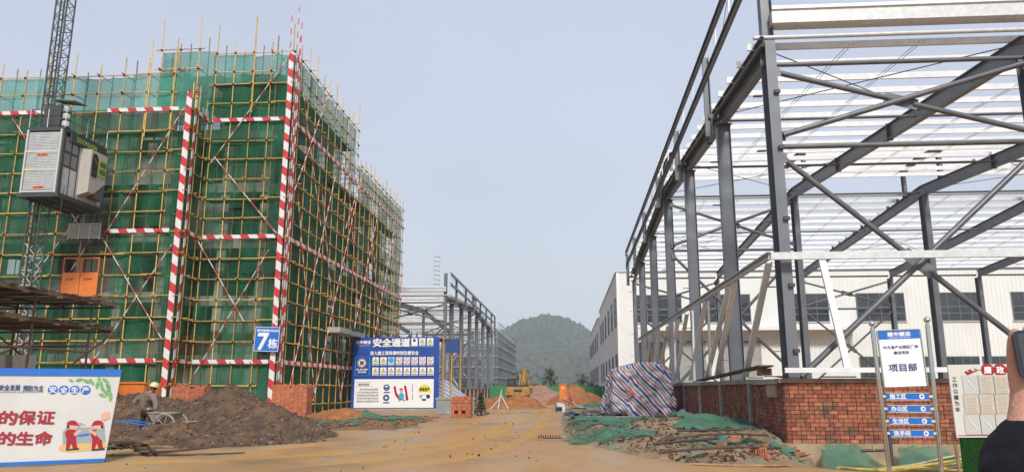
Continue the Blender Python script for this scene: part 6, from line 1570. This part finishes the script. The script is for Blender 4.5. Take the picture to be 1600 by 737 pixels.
J = [(pel, (.15, .13)), (P(230, 631), (.15, .12)), (che, (.19, .13)), (P(236, 613, 25.3), (.10, .09)), (P(239.5, 609, 25.25), .055), (P(241, 604, 25.2), (.085, .10)),
     (P(224.5, 618, 25.55), .075), (P(214, 624, 25.6), .052), (P(207, 630, 25.5), .038),
     (P(240, 618, 25.05), .075), (P(243.5, 630, 24.95), .05), (P(242.5, 640, 24.9), .036),
     (P(225, 645, 25.5), .095), (P(222.5, 658, 25.45), .068), (P(221, 672, 25.5), .045), (P(234, 645, 25.3), .095), (P(236.5, 658, 25.2), .068), (P(237, 672, 25.25), .045)]
E_ = [(0, 1), (1, 2), (2, 3), (3, 4), (4, 5), (2, 6), (6, 7), (7, 8), (2, 9), (9, 10), (10, 11), (0, 12), (12, 13), (13, 14), (0, 15), (15, 16), (16, 17)]
body = skin('body', J, E_, M_skin, wk)
def grow(j, f): return (j[0], tuple(r * f for r in j[1]) if isinstance(j[1], tuple) else j[1] * f)
jk = [grow(J[i], f) for i, f in ((0, 1.5), (1, 1.5), (2, 1.42), (3, 1.35), (6, 1.55), (7, 1.7), (8, 1.6), (9, 1.55), (10, 1.7), (11, 1.6))]
jk[0] = (tuple(Vector(jk[0][0]) - Vector((0, 0, .07))), jk[0][1])
skin('jacket', jk, [(0, 1), (1, 2), (2, 3), (2, 4), (4, 5), (5, 6), (2, 7), (7, 8), (8, 9)], M_jack, wk, sub=3, fold=.03)
tr = [grow(J[i], 1.25) for i in (0, 12, 13, 14, 15, 16, 17)]
skin('trousers', tr, [(0, 1), (1, 2), (2, 3), (0, 4), (4, 5), (5, 6)], M_trou, wk)
for i, (kx, kY) in enumerate(((221, 25.5), (237, 25.25))):
    a, c = Vector(P(kx, 661, kY)), Vector(P(kx, 674.5, kY)); skin('boot', [(tuple(a), .075), (tuple(c), .07), (tuple(c + Vector((.16, -.06, -.01))), (.06, .045))], [(0, 1), (1, 2)], M_boot, wk)
hc = Vector(P(241.3, 602.3, 25.2))
hr = Matrix.Rotation(.25, 4, 'Y')
hm_ = ellipsoid('helmet', M_helm, hc, (.148, .165, .135), wk, hr, cut=-.05)
MB().tube([hc + hr.to_3x3() @ Vector((.155 * math.cos(a), .175 * math.sin(a), -.01)) for a in [2 * math.pi * i / 20 for i in range(21)]], .013, 6).obj('brim', M_helm, hm_)
ellipsoid('hair', M_blk, hc + Vector((-.02, .03, -.045)), (.105, .115, .095), wk)
ellipsoid('ear', M_skin, hc + Vector((.0, -.11, -.08)), (.02, .012, .03), wk); ellipsoid('nose', M_skin, hc + Vector((.125, -.02, -.11)), (.022, .018, .025), wk)
for hx, hy, hY, dx in ((206, 631, 25.5, -1), (242.5, 641.5, 24.9, .5)):
    h0 = Vector(P(hx, hy, hY)); js = [(tuple(h0), .036), (tuple(h0 + Vector((dx * .03, -.01, -.06))), (.045, .03))]; es = [(0, 1)]
    for f in range(5):
        b0 = h0 + Vector((dx * .03 + (f - 2) * .02, -.01 + (.03 if f == 4 else 0), -.07)); k = len(js)
        js += [(tuple(b0), .014), (tuple(b0 + Vector((.004 * (f - 2), -.01, -.045))), .012), (tuple(b0 + Vector((.003 * (f - 2), -.035, -.07))), .010)]; es += [(1, k), (k, k + 1), (k + 1, k + 2)]
    skin('glove', js, es, M_glove, wk, sub=1)
# wheelbarrow
wb = thing('wheelbarrow', 'mortar caked two wheeled hand cart with blue handles next to the worker', 'wheelbarrow', (-13.5, 24.6, 0))
M_caked = mat('cement caked steel', (.36, .32, .27), .9, 0, 0, 5, (.22, .19, .16), bump=.6)
def Q(x, y, Y=24.6): return onY(x, y, Y)
t0, t1, b0, b1 = Q(238, 644), Q(275, 645), Q(243, 658), Q(268, 657)
mbx = MB(); th = .6
vs = [(t0.x, 24.3, t0.z), (t1.x, 24.3, t1.z), (t1.x, 25.0, t1.z), (t0.x, 25.0, t0.z), (b0.x, 24.4, b0.z), (b1.x, 24.4, b1.z), (b1.x, 24.9, b1.z), (b0.x, 24.9, b0.z)]
mbx.add(vs, [(0, 4, 5, 1), (1, 5, 6, 2), (2, 6, 7, 3), (3, 7, 4, 0), (4, 7, 6, 5)]); mbx.obj('tray', M_caked, wb)
MB().tube([vs[0], vs[1], vs[2], vs[3], vs[0]], .022, 6).obj('rim', M_caked, wb)
for Yw in (24.2, 25.05):
    wc = Q(256, 664, 24.2); wc = Vector((wc.x, Yw, wc.z)); rr = .35
    wo_ = MB().tube([wc + Vector((rr * math.cos(a), 0, rr * math.sin(a))) for a in [2 * math.pi * i / 28 for i in range(29)]], .04, 8, cap=False).obj('wheel', M_caked, wb)
    for k in range(6): a = k * math.pi / 3 + .3; MB().tube([wc, wc + Vector((rr * math.cos(a), 0, rr * math.sin(a)))], .014, 5).obj('spoke', M_caked, wo_)
    MB().tube([wc + Vector((0, -.06, 0)), wc + Vector((0, .06, 0))], .05, 10).obj('hub', M_caked, wo_)
for Yh in (24.28, 24.95):
    MB().tube([Vector((Q(190, 656).x, Yh, Q(190, 656).z)), Vector((Q(222, 661).x, Yh, Q(222, 661).z)), Vector((Q(243, 664).x, Yh, Q(243, 664).z))], .022, 8).obj('handle', M_blue, wb)
    MB().tube([Vector((Q(243, 664).x, Yh, Q(243, 664).z)), Vector((Q(275, 661).x, Yh, Q(275, 661).z)), Vector((Q(299, 658).x, Yh, Q(299, 658).z))], .022, 8).obj('frame_tube', M_caked, wb)

# person at the right edge of the picture holding up a phone
M_coat = mat('black quilted jacket', (.009, .010, .015), .85, 0, 0, 12, (.005, .006, .010), spec=.25, bump=.5, bscale=9)
pr = thing('person', 'person in black padded jacket at the picture edge holding up a phone', 'person', (1.45, 1.25, 0))
def N(x, y, Y=1.3): return onY(x, y, Y)
wr = N(1611, 628, 1.30); el_ = N(1600, 815, 1.22)
sh_r = Vector((1.22, 1.05, 1.36)); hd_ = Vector((1.5, 1.0, 1.62))
Jb = [((1.48, 1.05, .95), (.16, .12)), ((1.48, 1.05, 1.2), (.17, .12)), ((1.48, 1.05, 1.36), (.18, .11)), ((1.49, 1.04, 1.46), .06), ((1.5, 1.03, 1.56), (.085, .095)), ((1.5, 1.03, 1.66), (.085, .10)),
      ((1.26, 1.06, 1.37), .07), (tuple(el_), .05), (tuple(wr), .030), ((1.70, 1.05, 1.37), .07), ((1.76, 1.12, 1.14), .05), ((1.62, 1.38, 1.45), .03),
      ((1.38, 1.05, .88), .10), ((1.38, 1.05, .48), .07), ((1.38, 1.07, .06), .05), ((1.58, 1.05, .88), .10), ((1.6, 1.05, .48), .07), ((1.6, 1.07, .06), .05)]
Eb = [(0, 1), (1, 2), (2, 3), (3, 4), (4, 5), (2, 6), (6, 7), (7, 8), (2, 9), (9, 10), (10, 11), (0, 12), (12, 13), (13, 14), (0, 15), (15, 16), (16, 17)]
# the near hand: palm edge toward the camera, thumb up the phone's side
palm = N(1606, 592, 1.31)
k0 = len(Jb)
thumb = [(tuple(N(1595, 592, 1.30)), .0175), (tuple(N(1586.5, 567, 1.30)), .0135), (tuple(N(1583.5, 546, 1.295)), .0112), (tuple(N(1585, 526, 1.29)), .0102), (tuple(N(1588.5, 512, 1.285)), .008)]
Jb += [(tuple(N(1607, 604, 1.31)), (.028, .022)), (tuple(N(1618, 572, 1.335)), (.030, .015))] + thumb
Eb += [(8, k0), (k0, k0 + 1), (k0, k0 + 2), (k0 + 2, k0 + 3), (k0 + 3, k0 + 4), (k0 + 4, k0 + 5), (k0 + 5, k0 + 6)]
for f in range(4):
    b0 = N(1612 + f * 2, 556 - f * 2, 1.345); kk = len(Jb); o_ = .020 * f
    Jb += [((b0.x + .0, b0.y + .01, b0.z - .02 + o_), .0105), ((b0.x + .02, b0.y + .035, b0.z - .018 + o_), .0095), ((b0.x + .052 - .004 * f, b0.y + .035, b0.z - .016 + o_), .0085), ((b0.x + .070 - .005 * f, b0.y + .022, b0.z - .016 + o_), .0075)]
    Eb += [(k0 + 1, kk), (kk, kk + 1), (kk + 1, kk + 2), (kk + 2, kk + 3)]
skin('body', Jb, Eb, M_skin2, pr)
cf = N(1626, 648, 1.3); mid = N(1606, 735, 1.28)
skin('jacket', [((1.48, 1.05, .88), (.20, .16)), ((1.48, 1.05, 1.2), (.21, .16)), ((1.48, 1.05, 1.38), (.20, .14)), ((1.24, 1.06, 1.37), .10), (tuple(el_), .083), (tuple(mid), (.080, .07)), (tuple(cf), (.040, .04)), ((1.72, 1.05, 1.37), .10), ((1.77, 1.12, 1.14), .08), ((1.66, 1.32, 1.38), .055)],
     [(0, 1), (1, 2), (2, 3), (3, 4), (4, 5), (5, 6), (2, 7), (7, 8), (8, 9)], M_coat, pr, sub=4, fold=.011)
skin('trousers', [((1.48, 1.05, .92), (.16, .13))] + [grow(Jb[i], 1.3) for i in (12, 13, 14, 15, 16, 17)], [(0, 1), (1, 2), (2, 3), (0, 4), (4, 5), (5, 6)], M_trou, pr)
for x in (1.38, 1.6): skin('shoe', [((x, 1.04, .05), .055), ((x, 1.22, .04), (.05, .04))], [(0, 1)], M_dark, pr)
ellipsoid('hair', M_blk, (1.5, 1.0, 1.68), (.105, .115, .12), pr)
for s in (-1, 1): ellipsoid('eye', M_wht, (1.5 + s * .032, 1.118, 1.645), (.013, .008, .009), pr); ellipsoid('ear', M_skin2, (1.5 + s * .092, 1.03, 1.63), (.012, .02, .032), pr)
ellipsoid('nose', M_skin2, (1.5, 1.135, 1.62), (.013, .018, .022), pr); ellipsoid('mouth', M_red, (1.5, 1.122, 1.585), (.022, .006, .006), pr)
ph = thing('phone', 'dark smartphone held up in the raised hand at the picture edge', 'phone', (1.1, 1.3, 1.7))
c0 = N(1590, 549, 1.262); Mph = T((c0.x + .079, c0.y, c0.z)) @ Matrix.Rotation(-.10, 4, 'Z') @ Matrix.Rotation(-.06, 4, 'Y')
pbm = MB(); rr = .010
outl = []
for (sx, sy, a0) in ((1, 1, 0), (-1, 1, 90), (-1, -1, 180), (1, -1, 270)):
    for k in range(5): a = R(a0 + k * 22.5); outl.append((sx * (.079 - rr) + rr * math.cos(a), sy * (.038 - rr) + rr * math.sin(a)))
pbm.prism(outl, -.004, .004, M=Matrix(((1, 0, 0, 0), (0, 0, 1, 0), (0, 1, 0, 0), (0, 0, 0, 1)))); M_phn = mat('phone body', (.015, .022, .04), .25, spec=.7)
obj('body', pbm.mesh('body', M_phn), ph, Mph)
obj('screen', MB().quad((-.073, -.0045, -.033), (.073, -.0045, -.033), (.073, -.0045, .033), (-.073, -.0045, .033)).mesh('screen', M_glass), ph, Mph)
HAZE=.00027
# ------------------------------------------------------------------ haze
hm = bpy.data.materials.new('haze'); hm.use_nodes = True; t = hm.node_tree; t.nodes.clear()
pv = t.nodes.new('ShaderNodeVolumePrincipled'); pv.inputs['Density'].default_value = HAZE
pv.inputs['Color'].default_value = (.76, .88, 1.0, 1)
ou = t.nodes.new('ShaderNodeOutputMaterial'); t.links.new(pv.outputs[0], ou.inputs['Volume'])
hz = MB().box((0, 1100, 120), (2400, 2400, 244)).mesh('haze', hm)
tag(obj('haze', hz), 'pale blue haze over the site and hill', kind='stuff')
